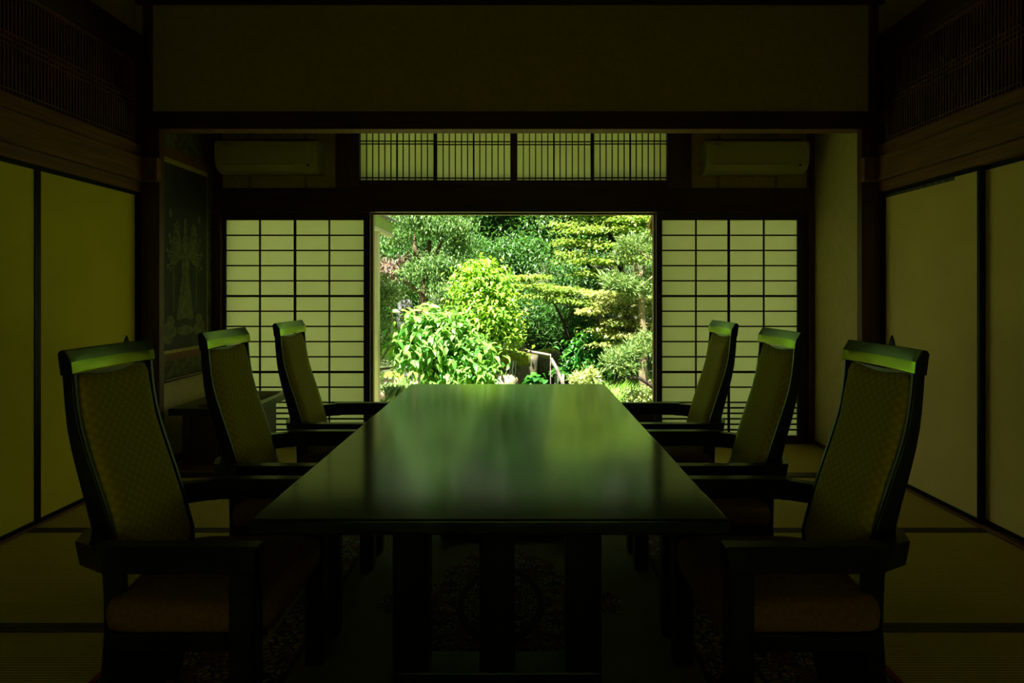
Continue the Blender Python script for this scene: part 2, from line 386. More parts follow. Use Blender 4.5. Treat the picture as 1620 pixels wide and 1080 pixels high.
bpart(MB().box(BW0, BW1, YB - .05, YB - .02, BZ0, BZ0 + .04).box(BW0, BW1, YB - .05, YB - .02, BZ1 - .04, BZ1).box(BW0, BW0 + .04, YB - .05, YB - .02, BZ0, BZ1).box(BW1 - .04, BW1, YB - .05, YB - .02, BZ0, BZ1), 'window_frame', M['shoji_wood'])
g = MB()
for k in range(1, 12): xx = BW0 + (BW1 - BW0) * k / 12; g.box(xx - .006, xx + .006, YB - .045, YB - .03, BZ0, BZ1)
for k in range(1, 8): zz = BZ0 + (BZ1 - BZ0) * k / 8; g.box(BW0, BW1, YB - .045, YB - .03, zz - .006, zz + .006)
bpart(g, 'lattice', M['shoji_wood'])
bpart(MB().box(BW0, BW1, YB - .056, YB - .055, BZ0, BZ1), 'paper', M['paper'])
struct(MB().box(-3.4, 3.4, YB - 1.3, YB - .1, 2.5, 2.56), 'ceiling', M['ceiling'])  # added unseen eave, keeps direct sun off the rear fill window
tag(MB().box(-6, 6, YB - 7, YB - .1, GZ_ - .1, GZ_).build('rear_ground', M['yard'], None), kind='structure')
# front wall over the header
struct(MB().box(XL - .16, XR + .16, YO + .03, YO + .11, 2.31, 3.1), 'wall_front', M['plaster'])
struct(MB().box(XL + .05, XR - .04, YO, YO + .12, 2.203, 2.312), 'trim_4', M['beam'], .003)     # header beam
struct(MB().box(-2.28, 2.165, YO + .002, YO + .118, 2.199, 2.203), 'trim_60', M['nageshi'])  # thin lighter strip paints window light onto the header beam's underside
struct(MB().box(XL, XR, YO - .01, YO + .05, 2.995, 3.06), 'trim_5', M['beam'], .003)           # top rail
# corner posts of the opening
struct(MB().box(-2.352, -2.28, YO, YO + .06, 0, 2.203), 'trim_6', M['post'], .003)
struct(MB().box(XL - .16, -2.352, YO + .01, YO + .08, 0, 2.31), 'trim_7', M['post'], .003)
struct(MB().box(-2.385, -2.337, YO - .005, YO + .05, 2.312, 3.0), 'trim_8', M['post'], .003)
struct(MB().box(2.165, 2.245, YO, YO + .06, 0, 2.203), 'trim_9', M['post'], .003)
struct(MB().box(2.245, XR + .16, YO + .01, YO + .08, 0, 2.31), 'trim_10', M['post'], .003)
struct(MB().box(2.222, 2.272, YO - .005, YO + .05, 2.312, 3.0), 'trim_11', M['post'], .003)

struct(MB().box(XL - .05, -2.385, YO - .004, YO + .03, 2.31, 2.785), 'trim_61', M['post'])
struct(MB().box(2.272, XR + .05, YO - .004, YO + .03, 2.31, 2.785), 'trim_62', M['post'])
tn = 12
def trim(mb, m, bevel=.003):
    global tn
    o = struct(mb, f'trim_{tn}', m, bevel); tn += 1; return o
for sgn, x in ((-1, XL), (1, XR)):
    i = -sgn      # inward
    # nageshi with its return on the post
    xe = -2.268 if sgn < 0 else 2.155
    trim(MB().box(x, x + i * .075, YB, YO - .05, 1.862, 2.01).box(x, xe, YO - .055, YO - .002, 1.862, 2.01), M['nageshi'])
    trim(MB().box(x, x + i * .045, YB, YO, 1.797, 1.862), M['nageshi'])              # door head
    trim(MB().box(x, x + i * .04, YB, YO, 2.01, 2.095), M['nageshi'])                # transom sill
    trim(MB().box(x, x + i * .05, YB, YO, 2.62, 2.785), M['beam'])                   # beam over the transom
    # transom lattice
    side = 'left' if sgn < 0 else 'right'
    for (a, b, w_) in ((2.36, 4.20, 'far'), (.50, 2.30, 'near')):
        root = empty('transom_lattice', (x, (a + b) / 2, 2.095), f'dark fine wooden lattice transom high on the {side} wall, {w_} one', 'transom', 'lattice transoms')
        inv = Matrix.Translation(-Vector(root.location))
        xx = x + i * .010
        f = MB()
        f.box(xx - .012, xx + .012, a, a + .025, 2.095, 2.62).box(xx - .012, xx + .012, b - .025, b, 2.095, 2.62).box(xx - .012, xx + .012, a, b, 2.095, 2.108).box(xx - .012, xx + .012, a, b, 2.607, 2.62)
        o = f.build('frame', M['lattice'], root, .001); o.matrix_parent_inverse = inv
        s_ = MB(); y = a + .04
        while y < b - .03:
            s_.box(xx - .006, xx + .006, y, y + .009, 2.095, 2.62); y += .0245
        o = s_.build('slat_screen', M['lattice'], root); o.matrix_parent_inverse = inv
        c_ = MB()
        for z in (2.125, 2.335, 2.362, 2.389, 2.60): c_.box(xx - .010, xx + .010, a + .02, b - .02, z, z + .006)
        o = c_.build('cross_rail', M['lattice'], root); o.matrix_parent_inverse = inv
        if w_ == 'near': tag(root)
# backing board far behind lattice so it is not see-through to the outer wall colour
    trim(MB().box(x - i * .045, x - i * .02, YB, YO, 2.09, 2.63), M['beam'], 0)

# sliding fusuma panels (doors)
dn = 1
def fusuma(x, i, y0, y1, mpaper, handle_y, off=0.0, brocade=False):
    global dn
    root = empty(f'door_{dn}', (x, (y0 + y1) / 2, .012), kind='structure'); dn += 1
    inv = Matrix.Translation(-Vector(root.location))
    x0 = x - i * off; z0, z1 = .012, 1.797; fr = .022
    def part(mb, nm, m, bev=0): o = mb.build(nm, m, root, bev); o.matrix_parent_inverse = inv; return o
    part(MB().box(x0, x0 - i * .02, y0 + fr, y1 - fr, z0 + fr, z1 - fr), 'paper_panel', mpaper)
    part(MB().box(x0 + i * .004, x0 - i * .022, y0, y0 + fr, z0, z1).box(x0 + i * .004, x0 - i * .022, y1 - fr, y1, z0, z1)
         .box(x0 + i * .004, x0 - i * .022, y0 + fr, y1 - fr, z0, z0 + fr).box(x0 + i * .004, x0 - i * .022, y0 + fr, y1 - fr, z1 - fr, z1), 'frame', M['lacquer'], .0015)
    if brocade:
        part(MB().box(x0 + i * .002, x0 - i * .01, y0 + .20, y1 - fr, z1 - fr - .016, z1 - fr), 'brocade_strip', brocade)
    # pull: pointed arch plate with sunk cup
    def arch(hw, zb, zt, n=10):
        pts = []
        for k in range(n + 1):
            t = k / n; pts.append((hw * (1 - t ** 1.9), zb + (zt - zb) * t))
        return [(handle_y + a, b) for a, b in pts] + [(handle_y - a, b) for a, b in pts[::-1][1:]]
    def plate(hw, h, x_, x2, nm, m):
        top = arch(hw, .825, .825 + h); bot = [(a, 1.65 - b) for a, b in top][::-1][1:-1]
        return part(MB().prism(top + bot, 'x', x_, x2), nm, m, .001)
    pp_ = plate(.033, .078, x0, x0 + i * .006, 'pull_plate', M['lacquer'])
    c = plate(.022, .058, x0, x0 + i * .0068, 'pull_cup', M['pull']); c.parent = pp_; c.matrix_parent_inverse = Matrix()
M['pull'] = mat('bronze_pull', (.06, .045, .025), .4)
M['brocade'] = mat('brocade_edge', (.012, .014, .012), .5, 0, 26, (1, 1, 1), 0, col2=(.12, .10, .06), detail=3)
fusuma(XL + .022, 1, 3.345, 4.215, M['fusuma_left'], 4.10)
fusuma(XL + .022, 1, 2.46, 3.345, M['fusuma_left'], 2.56, .0)
fusuma(XL + .022, 1, 1.58, 2.46, M['fusuma_left'], 2.36, .0)
fusuma(XR - .012, -1, 3.34, 4.225, M['fusuma_right'], 4.13, brocade=M['brocade'])
fusuma(XR + .018, -1, 2.44, 3.37, M['fusuma_right'], 2.55, .0)
fusuma(XR - .012, -1, 1.56, 2.46, M['fusuma_right'], 2.34)
# plain wall for the rest of the side
struct(MB().box(XL, XL + .02, YB, 1.58, 0, 1.797), 'wall_left', M['fusuma_left'])
struct(MB().box(XR - .02, XR, YB, 1.56, 0, 1.797), 'wall_right', M['fusuma_right'])

# ---- strip room (garden side)
struct(MB().box(HXL - .1, HXL, YO + .06, YF + .12, -.14, 2.6), 'wall_left', M['plaster_white'])
struct(MB().box(HXR, HXR + .1, YO + .06, YF + .12, -.14, 2.6), 'wall_right', M['plaster_white'])
trim(MB().box(HXL, HXL + .015, YO + .08, YF - .04, 0, .05), M['post'])
trim(MB().box(HXR - .015, HXR, YO + .08, YF - .04, 0, .03), M['post'])
trim(MB().box(-2.37, -2.30, YF - .04, YF + .08, 0, 2.6), M['post'])
trim(MB().box(2.225, 2.27, YF - .04, YF + .08, 0, 2.6), M['post'])
trim(MB().box(-2.30, 2.225, YF - .03, YF + .09, 1.785, 1.97), M['beam'])
trim(MB().box(-1.235, 1.14, YF - .025, YF + .085, 1.97, 2.03), M['beam'])
trim(MB().box(-1.42, -1.235, YF - .03, YF + .09, 1.97, 2.6), M['post'])
trim(MB().box(1.14, 1.325, YF - .03, YF + .09, 1.97, 2.6), M['post'])
trim(MB().box(-2.30, 2.225, YF - .02, YF + .10, -.055, .012), M['beam'])            # sill
struct(MB().box(-2.30, -1.42, YF, YF + .08, 1.97, 2.6), 'wall_front', M['plaster'])
struct(MB().box(1.325, 2.225, YF, YF + .08, 1.97, 2.6), 'wall_front', M['plaster'])
for bx in (-2.09, -1.655, 1.54, 1.985):
    trim(MB().box(bx - .012, bx + .012, YF - .008, YF, 1.97, 2.6), M['plaster_batten'] if 'plaster_batten' in M else M.setdefault('plaster_batten', mat('batten', (.28, .23, .11), .8)), .001)  # thin vertical strips, darker than the plaster

def sx(px): return (px - 822) / FP * YF
def shoji(xs, side, ywall):
    """xs: px of the five vertical bars; frame around"""
    global dn
    root = empty(f'door_{dn}', (sx(sum(xs) / 5), ywall, .012), kind='structure'); dn += 1
    inv = Matrix.Translation(-Vector(root.location))
    def part(mb, nm, m, bev=0): o = mb.build(nm, m, root, bev); o.matrix_parent_inverse = inv; return o
    X = [sx(p) for p in xs]; y0, y1 = ywall, ywall + .030
    st = .05 if side == 'left' else .045
    top, bot = 1.726, .055
    f = MB()
    xa, xb = X[0] - (.03 if side == 'left' else st), X[-1] + (st if side == 'left' else .072)
    f.box(xa, X[0], y0, y1, .012, 1.785).box(X[-1], xb, y0, y1, .012, 1.785).box(X[0], X[-1], y0, y1, top, 1.785).box(X[0], X[-1], y0, y1, .012, bot)
    part(f, 'frame', M['shoji_wood'], .002)
    g = MB()
    for k, xx in enumerate(X[1:-1]):
        hw = .009 if k == 1 else .0055
        g.box(xx - hw, xx + hw, y0 + .004, y0 + .018, bot, top)
    zs = [top - .1178 * k for k in range(1, 13)]
    for k, z in enumerate(zs):
        hw = .009 if k in (4, 9) else .0055
        g.box(X[0], X[-1], y0 + .003, y0 + .017, z - hw, z + hw)
    z = zs[-1]
    for k in range(5):
        z -= .0425; g.box(X[0], X[-1], y0 + .003, y0 + .017, z - .006, z + .006)
    part(g, 'lattice', M['shoji_wood'])
    part(MB().box(X[0] - .005, X[-1] + .005, y0 + .0185, y0 + .0195, bot - .005, top + .005), 'paper', M['paper'])
shoji([357, 410.5, 466, 520.5, 575], 'left', YF)
shoji([1047.8, 1101.5, 1153.5, 1209, 1262], 'right', YF)
# jamb faces lit from outside, painted as tan strips; dark low panel beneath
xa, xb = sx(586.5), sx(1037.5)
trim(MB().box(xa - .02, xa + .008, YF + .05, YF + .10, .0, 1.785).box(xb - .008, xb + .02, YF + .05, YF + .10, .0, 1.785).box(xa, xb, YF + .05, YF + .10, 1.772, 1.785), M['tan'], .001)
trim(MB().box(xa, xb, YF + .05, YF + .09, .012, .290), M['beam'], .001)
trim(MB().box(xa, xb, YF + .045, YF + .095, .290, .300), M['tan'], .001)

# transom windows above the lintel
wn = 1
for (pa, pb) in ((570, 685.7), (690.7, 807.3), (818.3, 935), (940, 1054.5)):
    root = empty(f'window_{wn}', ((sx(pa) + sx(pb)) / 2, YF, 2.03), kind='structure')
    inv = Matrix.Translation(-Vector(root.location))
    y0 = YF + (.0 if wn in (1, 4) else .022)
    a, b = sx(pa), sx(pb)
    def part(mb, nm, m, bev=0): o = mb.build(nm, m, root, bev); o.matrix_parent_inverse = inv; return o
    z0, z1 = 2.034, 2.50
    f = MB().box(a - .013, a, y0, y0 + .02, z0 - .004, 2.6).box(b, b + .013, y0, y0 + .02, z0 - .004, 2.6).box(a, b, y0, y0 + .02, z1, 2.6)
    part(f, 'window_frame', M['shoji_wood'], .001)
    g = MB()
    for k in range(1, 12):
        xx = a + (b - a) * k / 12; hw = .0065 if k == 6 else .004
        g.box(xx - hw, xx + hw, y0 + .003, y0 + .013, z0, z1)
    for z in (2.054, 2.316, 2.338): g.box(a, b, y0 + .002, y0 + .012, z - .004, z + .004)
    part(g, 'lattice', M['shoji_wood'])
    part(MB().box(a, b, y0 + .014, y0 + .015, z0 - .002, z1), 'paper', M['paper'])
    wn += 1
trim(MB().box(sx(807.8), sx(817.8), YF - .008, YF + .022, 2.03, 2.6), M['post'])

# unseen eave over the garden side, sized to shade the screens, and the closed outside of the house
struct(MB().box(-3.4, 3.4, YF + .1, YF + .85, 2.56, 2.62), 'ceiling', M['ceiling'])
struct(MB().box(-3.6, HXL - .1, YF, YF + .12, -.4, 2.7).box(HXR + .1, 3.6, YF, YF + .12, -.4, 2.7).box(HXL - .1, HXR + .1, YF + .02, YF + .1, 2.6, 3.2), 'wall_front', M['plaster_white'])
struct(MB().box(-4, 4, YB - .2, YF + .2, 3.2, 3.3), 'ceiling', M['ceiling'])
# eave bracket seen at the top right of the opening
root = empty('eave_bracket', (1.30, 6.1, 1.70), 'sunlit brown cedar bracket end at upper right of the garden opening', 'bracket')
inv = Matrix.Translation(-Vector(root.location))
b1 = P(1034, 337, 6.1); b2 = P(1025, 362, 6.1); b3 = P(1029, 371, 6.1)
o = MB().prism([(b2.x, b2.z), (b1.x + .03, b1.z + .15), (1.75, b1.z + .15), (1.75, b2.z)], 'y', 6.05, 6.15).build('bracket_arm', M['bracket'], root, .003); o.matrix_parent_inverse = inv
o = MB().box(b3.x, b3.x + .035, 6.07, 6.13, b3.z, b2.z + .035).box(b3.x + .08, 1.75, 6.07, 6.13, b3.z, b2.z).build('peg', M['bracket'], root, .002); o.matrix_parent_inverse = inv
o = MB().box(1.62, 1.75, 6.03, 6.17, -.45, 2.5).build('post', M['post'], root, .004); o.matrix_parent_inverse = inv

# ================================================================== FURNITURE
# rug
rcx, rcy, rhx, rhy = -.07, 2.50, 1.21, 1.62
r_ = MB().box(-rhx, rhx, -rhy, rhy, 0, .010).build('rug', rug_mat(rcx, rcy, rhx, rhy), None, .003)
r_.location = (rcx, rcy, .0017)
tag(r_, 'patterned oriental rug with floral border and oval medallion under the long table', 'rug')
ZR = .012
# table
tx0, tx1, ty0, ty1, tz = -.603, .470, 1.493, 3.706, .660
tcx, tcy = (tx0 + tx1) / 2, (ty0 + ty1) / 2
troot = empty('dining_table', (tcx, tcy, ZR), 'long black lacquered table in the middle of the room reflecting green garden', 'table')
def tpart(mb, nm, m, bev=.003):
    o = mb.build(nm, m, troot, bev); o.matrix_parent_inverse = Matrix.Translation(-Vector(troot.location)); return o
tp = MB()
def rect(a, z): return [(tx0 + a, ty0 + a, z), (tx1 - a, ty0 + a, z), (tx1 - a, ty1 - a, z), (tx0 + a, ty1 - a, z)]
tp.loft([rect(.03, tz - .045), rect(.0, tz - .030), rect(0, tz - .004), rect(.004, tz)])
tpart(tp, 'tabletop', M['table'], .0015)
for ax_ in (tx0 + .14, tx1 - .2): tpart(MB().box(ax_, ax_ + .06, ty0 + .46, ty1 - .46, tz - .085, tz - .045), 'apron', M['chair_wood'])
for yy in (1.96, 3.16):
    for k in (-1, 0, 1):
        xx = -.066 + k * .254
        tpart(MB().box(xx - .052, xx + .052, yy, yy + .095, ZR, tz - .045), 'leg', M['chair_wood'])
    tpart(MB().box(-.370, .238, yy - .012, yy + .107, ZR, .06), 'foot_bar', M['chair_wood'])
    tpart(MB().box(-.50, .37, yy + .01, yy + .085, tz - .09, tz - .045), 'cross_bar', M['chair_wood'])

# chair -------------------------------------------------------------
Z_ = [0, .1, .2, .32, .45, .56, .65, .72, .80, .88, .95]
UB = [-.228, -.200, -.184, -.175, -.178, -.203, -.226, -.245, -.264, -.273, -.278]
UF = [-.168, -.145, -.132, -.122, -.122, -.152, -.180, -.204, -.230, -.244, -.250]
def ub(z): return float(np.interp(z, Z_, UB))
def uf(z): return float(np.interp(z, Z_, UF))
def make_chair():
    root = empty('dining_armchair', (0, 0, 0))
    W = M['chair_wood']
    for s in (-1, 1):
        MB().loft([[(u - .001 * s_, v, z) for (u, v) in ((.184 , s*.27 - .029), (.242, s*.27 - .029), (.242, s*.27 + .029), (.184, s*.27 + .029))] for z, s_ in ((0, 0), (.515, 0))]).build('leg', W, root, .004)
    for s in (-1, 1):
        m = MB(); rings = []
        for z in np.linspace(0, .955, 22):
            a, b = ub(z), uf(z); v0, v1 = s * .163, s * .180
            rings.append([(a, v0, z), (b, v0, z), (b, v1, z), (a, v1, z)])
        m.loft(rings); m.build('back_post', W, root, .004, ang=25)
    # board behind the cushion, down to the floor between the posts
    m = MB(); rings = []
    for z in np.linspace(.03, .95, 20):
        a = ub(z) + .012; b = uf(z) - .012
        rings.append([(a, -.163, z), (b, -.163, z), (b, .163, z), (a, .163, z)])
    m.loft(rings).build('back_board', W, root)
    # cap rail
    prof = [(-.284, 1.003), (-.279, 1.011), (-.268, 1.013), (-.250, .983), (-.2465, .953), (-.277, .950)]
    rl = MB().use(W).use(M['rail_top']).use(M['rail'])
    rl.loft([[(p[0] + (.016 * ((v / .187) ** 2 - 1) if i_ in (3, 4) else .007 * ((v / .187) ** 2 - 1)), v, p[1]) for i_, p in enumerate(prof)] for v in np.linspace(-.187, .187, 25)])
    rl.m = [1 if (k_ % 6) in (0, 1, 2, 5) else 2 for k_ in range(len(rl.m))]; rl.m[-1] = rl.m[-2] = 0  # lit front, dimmer slope and dark ends set per face
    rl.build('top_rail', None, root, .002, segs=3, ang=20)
    # cushion of the back
    m = MB(); nv, nz = 12, 22; rings = []
    for j in range(nz + 1):
        t = j / nz; z = .415 + t * (.948 - .415)
        e = min(t, 1 - t) * (.948 - .415)
        ring = []
        hwv = .160
        rz = .03
        if 1 - t < .06: hwv = .160 - .018 * (1 - math.sqrt(max(0, 1 - (1 - (1 - t) / .06) ** 2)))
        for i in range(nv + 1):
            q = i / nv * 2 - 1
            prof_ = (1 - abs(q) ** 4) ** .5
            bul = .005 + .030 * prof_ * min(1, (max(e - (.012 if t > .5 else 0), 0) / .05) ** .5)
            ring.append((uf(z) - .010 + bul - .012 * (1 - q * q), q * hwv, z))
        for i in range(nv, -1, -1):
            q = i / nv * 2 - 1
            ring.append((uf(z) - .016, q * hwv, z))
        rings.append(ring)
    m.loft(rings).build('back_cushion', M['fabric'], root, smooth=True)
    # seat cushion : rounded block
    m = MB(); N = 24; rings = []
    def outline(k, z, dz=0):
        pts = []
        for a in range(N):
            th = 2 * math.pi * (a + .5) / N
            c, s_ = math.cos(th), math.sin(th); ex = .28
            pts.append((.045 + k * .212 * math.copysign(abs(c) ** ex, c), k * .236 * math.copysign(abs(s_) ** ex, s_), z))
        return pts
    for k, z in ((.93, .338), (.985, .345), (1.0, .370), (.99, .392), (.95, .408), (.85, .417), (.6, .423), (.25, .425)): rings.append(outline(k, z))
    m.loft(rings).build('seat_cushion', M['seat_fabric'], root, smooth=True)
    MB().box(-.125, .200, -.238, .238, .298, .340).build('seat_frame', W, root, .004)
    # arms: straight front pieces and the bent rail wrapping behind the back
    for s in (-1, 1):
        a = MB()
        out_ = [(.250, s*.303), (.250, s*.255), (-.02, s*.255), (-.115, s*.248), (-.130, s*.287), (-.10, s*.303)]
        a.loft([[(u, v, z) for u, v in out_] for z in (.511, .573)])
        a.build('armrest', W, root, .004)
    o_ = [(-.09, -.300), (-.135, -.288), (-.200, -.250), (-.226, -.175), (-.232, 0), (-.226, .175), (-.200, .250), (-.135, .288), (-.09, .300)]
    i_ = [(-.09, -.254), (-.12, -.248), (-.168, -.218), (-.182, -.158), (-.186, 0), (-.182, .158), (-.168, .218), (-.12, .248), (-.09, .254)]
    m = MB(); rings = []
    for (a, b) in zip(o_, i_):
        low = .508
        dx, dy = (b[0] - a[0]) * .22, (b[1] - a[1]) * .22
        rings.append([(a[0], a[1], .568), (b[0], b[1], .568), (b[0], b[1], low), (a[0] + dx, a[1] + dy, low)])
    m.loft(rings).build('wrap_rail', W, root, .003)
    return root
proto = make_chair()
spots = [(-.85, 1.83, 0, 'left side of the table, nearest the camera, its far arm under the table edge'),
         (-.85, 2.545, 0, 'left side of the table, in the middle, standing before the low desk'),
         (-.85, 3.26, 0, 'left side of the table, farthest away, against the left paper screen'),
         (.722, 1.83, math.pi, 'right side of the table, nearest the camera'),
         (.722, 2.545, math.pi, 'right side of the table, in the middle of three'),
         (.722, 3.26, math.pi, 'right side of the table, farthest away, against the right paper screen')]
for k, (x, y, rz, lab) in enumerate(spots):
    c = proto if k == 0 else copy_tree(proto)
    c.location = (x, y, ZR); c.rotation_euler = (0, 0, rz)
    tag(c, 'black high-backed armchair with olive back, ' + lab.replace('nearest the camera', 'nearest').replace(', against the left paper screen', '').replace(', against the right paper screen', '').split(', its')[0].split(', standing')[0], 'armchair', 'armchairs around the long table')

# low desk in the left alcove
dz = .417
droot = empty('low_desk', (-2.0, 4.62, .002), 'low dark writing desk in front of the hanging scroll, at the left wall', 'desk')
dinv = Matrix.Translation(-Vector(droot.location))
def dpart(mb, nm, m, bev=.003): o = mb.build(nm, m, droot, bev); o.matrix_parent_inverse = dinv; return o
dpart(MB().box(-2.262, -1.735, 4.312, 5.10, dz - .045, dz), 'desktop', M['chair_wood'], .002)
dpart(MB().box(-1.875, -1.83, 4.40, 5.04, .002, dz - .045), 'end_panel', M['cabinet'])
dpart(MB().box(-2.215, -2.17, 4.40, 5.04, .002, dz - .045), 'end_panel', M['cabinet'])
dpart(MB().box(-2.17, -1.875, 4.41, 4.45, .03, dz - .045), 'front_board', M['cabinet'])
dpart(MB().box(-2.23, -1.80, 4.385, 4.42, .002, .035), 'base_rail', M['nageshi'])
mt = MB().box(-2.12, -1.80, 4.42, 5.02, 0, .006).build('table_mat', M['mat_fabric'], None, .002); 
mt.location = (0, 0, dz); tag(mt, 'reddish brown woven mat lying on the low dark desk', 'mat')

# hanging scroll ------------------------------------------------------
sxw = HXL + .004
sroot = empty('hanging_scroll', (sxw, 4.725, .575), 'tall hanging scroll with faint many-armed standing figure on the left wall', 'scroll')
sinv = Matrix.Translation(-Vector(sroot.location))
def spart(mb, nm, m, bev=0): o = mb.build(nm, m, sroot, bev); o.matrix_parent_inverse = sinv; return o
M['mount'] = mat('olive_mount_silk', (.060, .065, .020), .8, 0, 26, (1, 1, 1), .05, col2=(.14, .14, .05), detail=1)
M['paint_dark'] = mat('dark_painting_silk', (.020, .026, .015), .7, .4, 3)
M['paint_fig'] = mat('faded_gold_figure', (.16, .17, .065), .7, 0, 26, col2=(.07, .08, .03), detail=6)
M['strip'] = mat('orange_brocade', (.20, .075, .015), .7, 0, 60, col2=(.13, .06, .012), detail=2)
M['goldline'] = mat('gold_ribbon', (.40, .32, .08), .6, .3, 60)
y0s, y1s = 4.335, 5.13
spart(MB().box(sxw, sxw + .004, y0s, y1s, .585, 2.50), 'mount', M['mount'])
py0, py1, pz0, pz1 = 4.405, 5.055, .775, 2.035
spart(MB().box(sxw + .004, sxw + .0055, py0 - .012, py1 + .012, pz0 - .022, pz1 + .035), 'gold_border', M['goldline'])
spart(MB().box(sxw + .004, sxw + .0058, py0 - .014, py1 + .014, pz0 - .072, pz0 - .022), 'brocade_band', M['strip'])
spart(MB().box(sxw + .004, sxw + .0058, py0 - .014, py1 + .014, pz1 + .035, pz1 + .11), 'brocade_band', M['strip'])
pm = MB().use(M['paint_dark']).box(sxw + .005, sxw + .0065, py0, py1, pz0, pz1)
pm.use(M['paint_fig'])
cy_ = (py0 + py1) / 2
def ell(cy, cz, ry, rz, rot=0, n=14):
    pts = []
    for k in range(n):
        a = 2 * math.pi * k / n; u, v = ry * math.cos(a), rz * math.sin(a)
        pts.append((cy + u * math.cos(rot) - v * math.sin(rot), cz + u * math.sin(rot) + v * math.cos(rot)))
    pm.prism(pts, 'x', sxw + .006, sxw + .0070 + random.random() * .0003)
ell(cy_, 1.60, .026, .038); ell(cy_, 1.655, .02, .035)
ell(cy_, 1.50, .05, .07); ell(cy_, 1.36, .055, .12); ell(cy_, 1.15, .075, .17)
pm.prism([(cy_ - .06, 1.25), (cy_ + .06, 1.25), (cy_ + .12, .98), (cy_ + .06, .97), (cy_, 1.0), (cy_ - .06, .97), (cy_ - .12, .98)], 'x', sxw + .006, sxw + .0071)
for s in (-1, 1):
    for k in range(13):
        a = -0.5 + k * .155; L_ = .17 + .03 * math.sin(k * 2.1)
        ell(cy_ + s * (.05 + L_ / 2 * math.cos(a)), 1.42 + L_ / 2 * math.sin(a) * 1.2, L_ / 2, .009, s * a if s > 0 else math.pi - a)
        ell(cy_ + s * (.05 + L_ * math.cos(a)), 1.42 + L_ * math.sin(a) * 1.2, .014, .018)
    ell(cy_ + s * .12, 1.62, .018, .05, s * .2); ell(cy_ + s * .20, 1.70, .02, .03); ell(cy_ + s * .16, 1.25, .008, .25)
    for (dy, dz_, r0) in ((.20, .97, .05), (.24, .92, .055), (.17, .90, .05), (.27, .86, .045), (.22, .85, .05)): ell(cy_ + s * dy, dz_, r0, r0 * .8)
ell(cy_, .90, .12, .035)
spart(pm, 'painting', None)
rol = spart(MB().tube([(sxw + .02, 4.315, .578), (sxw + .02, 5.15, .578)], .014, 12), 'roller', M['post'])
for yy in (4.300, 5.140):
    kn = spart(MB().tube([(sxw + .02, yy, .578), (sxw + .02, yy + .022, .578)], [.017, .017], 12), 'roller_knob', M['gold'], .002); kn.parent = rol; kn.matrix_parent_inverse = Matrix()
spart(MB().tube([(sxw + .015, 4.335, 2.50), (sxw + .015, 5.13, 2.50)], .010, 10), 'top_rod', M['post'])

# air conditioners -----------------------------------------------------
def aircon(x0, x1, side, label):
    root = empty('air_conditioner', ((x0 + x1) / 2, YF, 2.06), label, 'air conditioner', 'wall air conditioners above the paper screens')
    inv = Matrix.Translation(-Vector(root.location))
    def part(mb, nm, m, bev=0, **k): o = mb.build(nm, m, root, bev, **k); o.matrix_parent_inverse = inv; return o
    yb = YF - .002
    prof = [(yb, 2.065), (yb - .10, 2.062), (yb - .17, 2.085), (yb - .205, 2.125), (yb - .215, 2.18), (yb - .215, 2.26), (yb - .20, 2.292), (yb - .16, 2.305), (yb, 2.31)]
    part(MB().prism(prof, 'x', x0, x1), 'body', M['ac'], .006)
    fp_ = part(MB().box(x0 + .03, x1 - .03, yb - .222, yb - .2, 2.135, 2.285), 'front_panel', M['ac'], .004)
    l = MB().prism([(yb - .205, 2.120), (yb - .168, 2.078), (yb - .160, 2.082), (yb - .198, 2.126)], 'x', x0 + .05, x1 - .17)
    l.v = [(a, b - .006, c - .004) for a, b, c in l.v]
    part(l, 'air_flap', M['ac'], .001)
    part(MB().box(x0 + .035, x1 - .035, yb - .17, yb - .02, 2.306, 2.312), 'air_intake', M['ac_dark'])
    part(MB().box(x1 - .075, x1 - .06, yb - .214, yb - .19, 2.108, 2.118), 'indicator', M['ac_dark'])
    fc = bpy.data.curves.new('maker_mark', 'FONT'); fc.body = 'DAIKIN'; fc.size = .020; fc.extrude = .0004
    ft = bpy.data.objects.new('maker_text', fc); COL.objects.link(ft); bpy.context.view_layer.update()
    me = bpy.data.meshes.new_from_object(ft.evaluated_get(bpy.context.evaluated_depsgraph_get())); bpy.data.objects.remove(ft)
    me.materials.clear(); me.materials.append(M['ac_dark']); fo = bpy.data.objects.new('maker_mark', me); COL.objects.link(fo)
    fo.rotation_euler = (R(90), 0, 0); fo.location = (x0 + .045 if side == 'right' else x0 + .045, yb - .2228, 2.258); fo.parent = fp_
aircon(-2.268, -1.508, 'left', 'beige wall air conditioner over the left paper screen')
aircon(1.392, 2.155, 'right', 'beige wall air conditioner over the right paper screen')

# ================================================================== GARDEN
GZ = -.45
def height(x, y):
    h = GZ + 0.0 * x
    t = np.clip((y - 11.6) / 7.0, 0, 1); h = h + 4.6 * t ** 1.15
    h = h + .05 * np.sin(x * 1.7 + y) + .04 * np.sin(x * 4.1 - y * 2.3)
    return h
nx, ny = 90, 80
xs = np.linspace(-12, 12, nx); ys = np.linspace(5.4, 21, ny)
g = MB(); vs = []
for y in ys:
    for x in xs: vs.append((x, y, float(height(x, y) + (0.12 * math.sin(x * 6.3 + y * 5) * math.sin(y * 7.7 - x) if y > 11.6 else .012 * math.sin(x * 9) * math.sin(y * 8)))))
fs = [(j*nx + i, j*nx + i + 1, (j+1)*nx + i + 1, (j+1)*nx + i) for j in range(ny - 1) for i in range(nx - 1)]
g.add(vs, fs); go = g.build('garden_ground', M['soil'], smooth=True); tag(go, kind='structure')
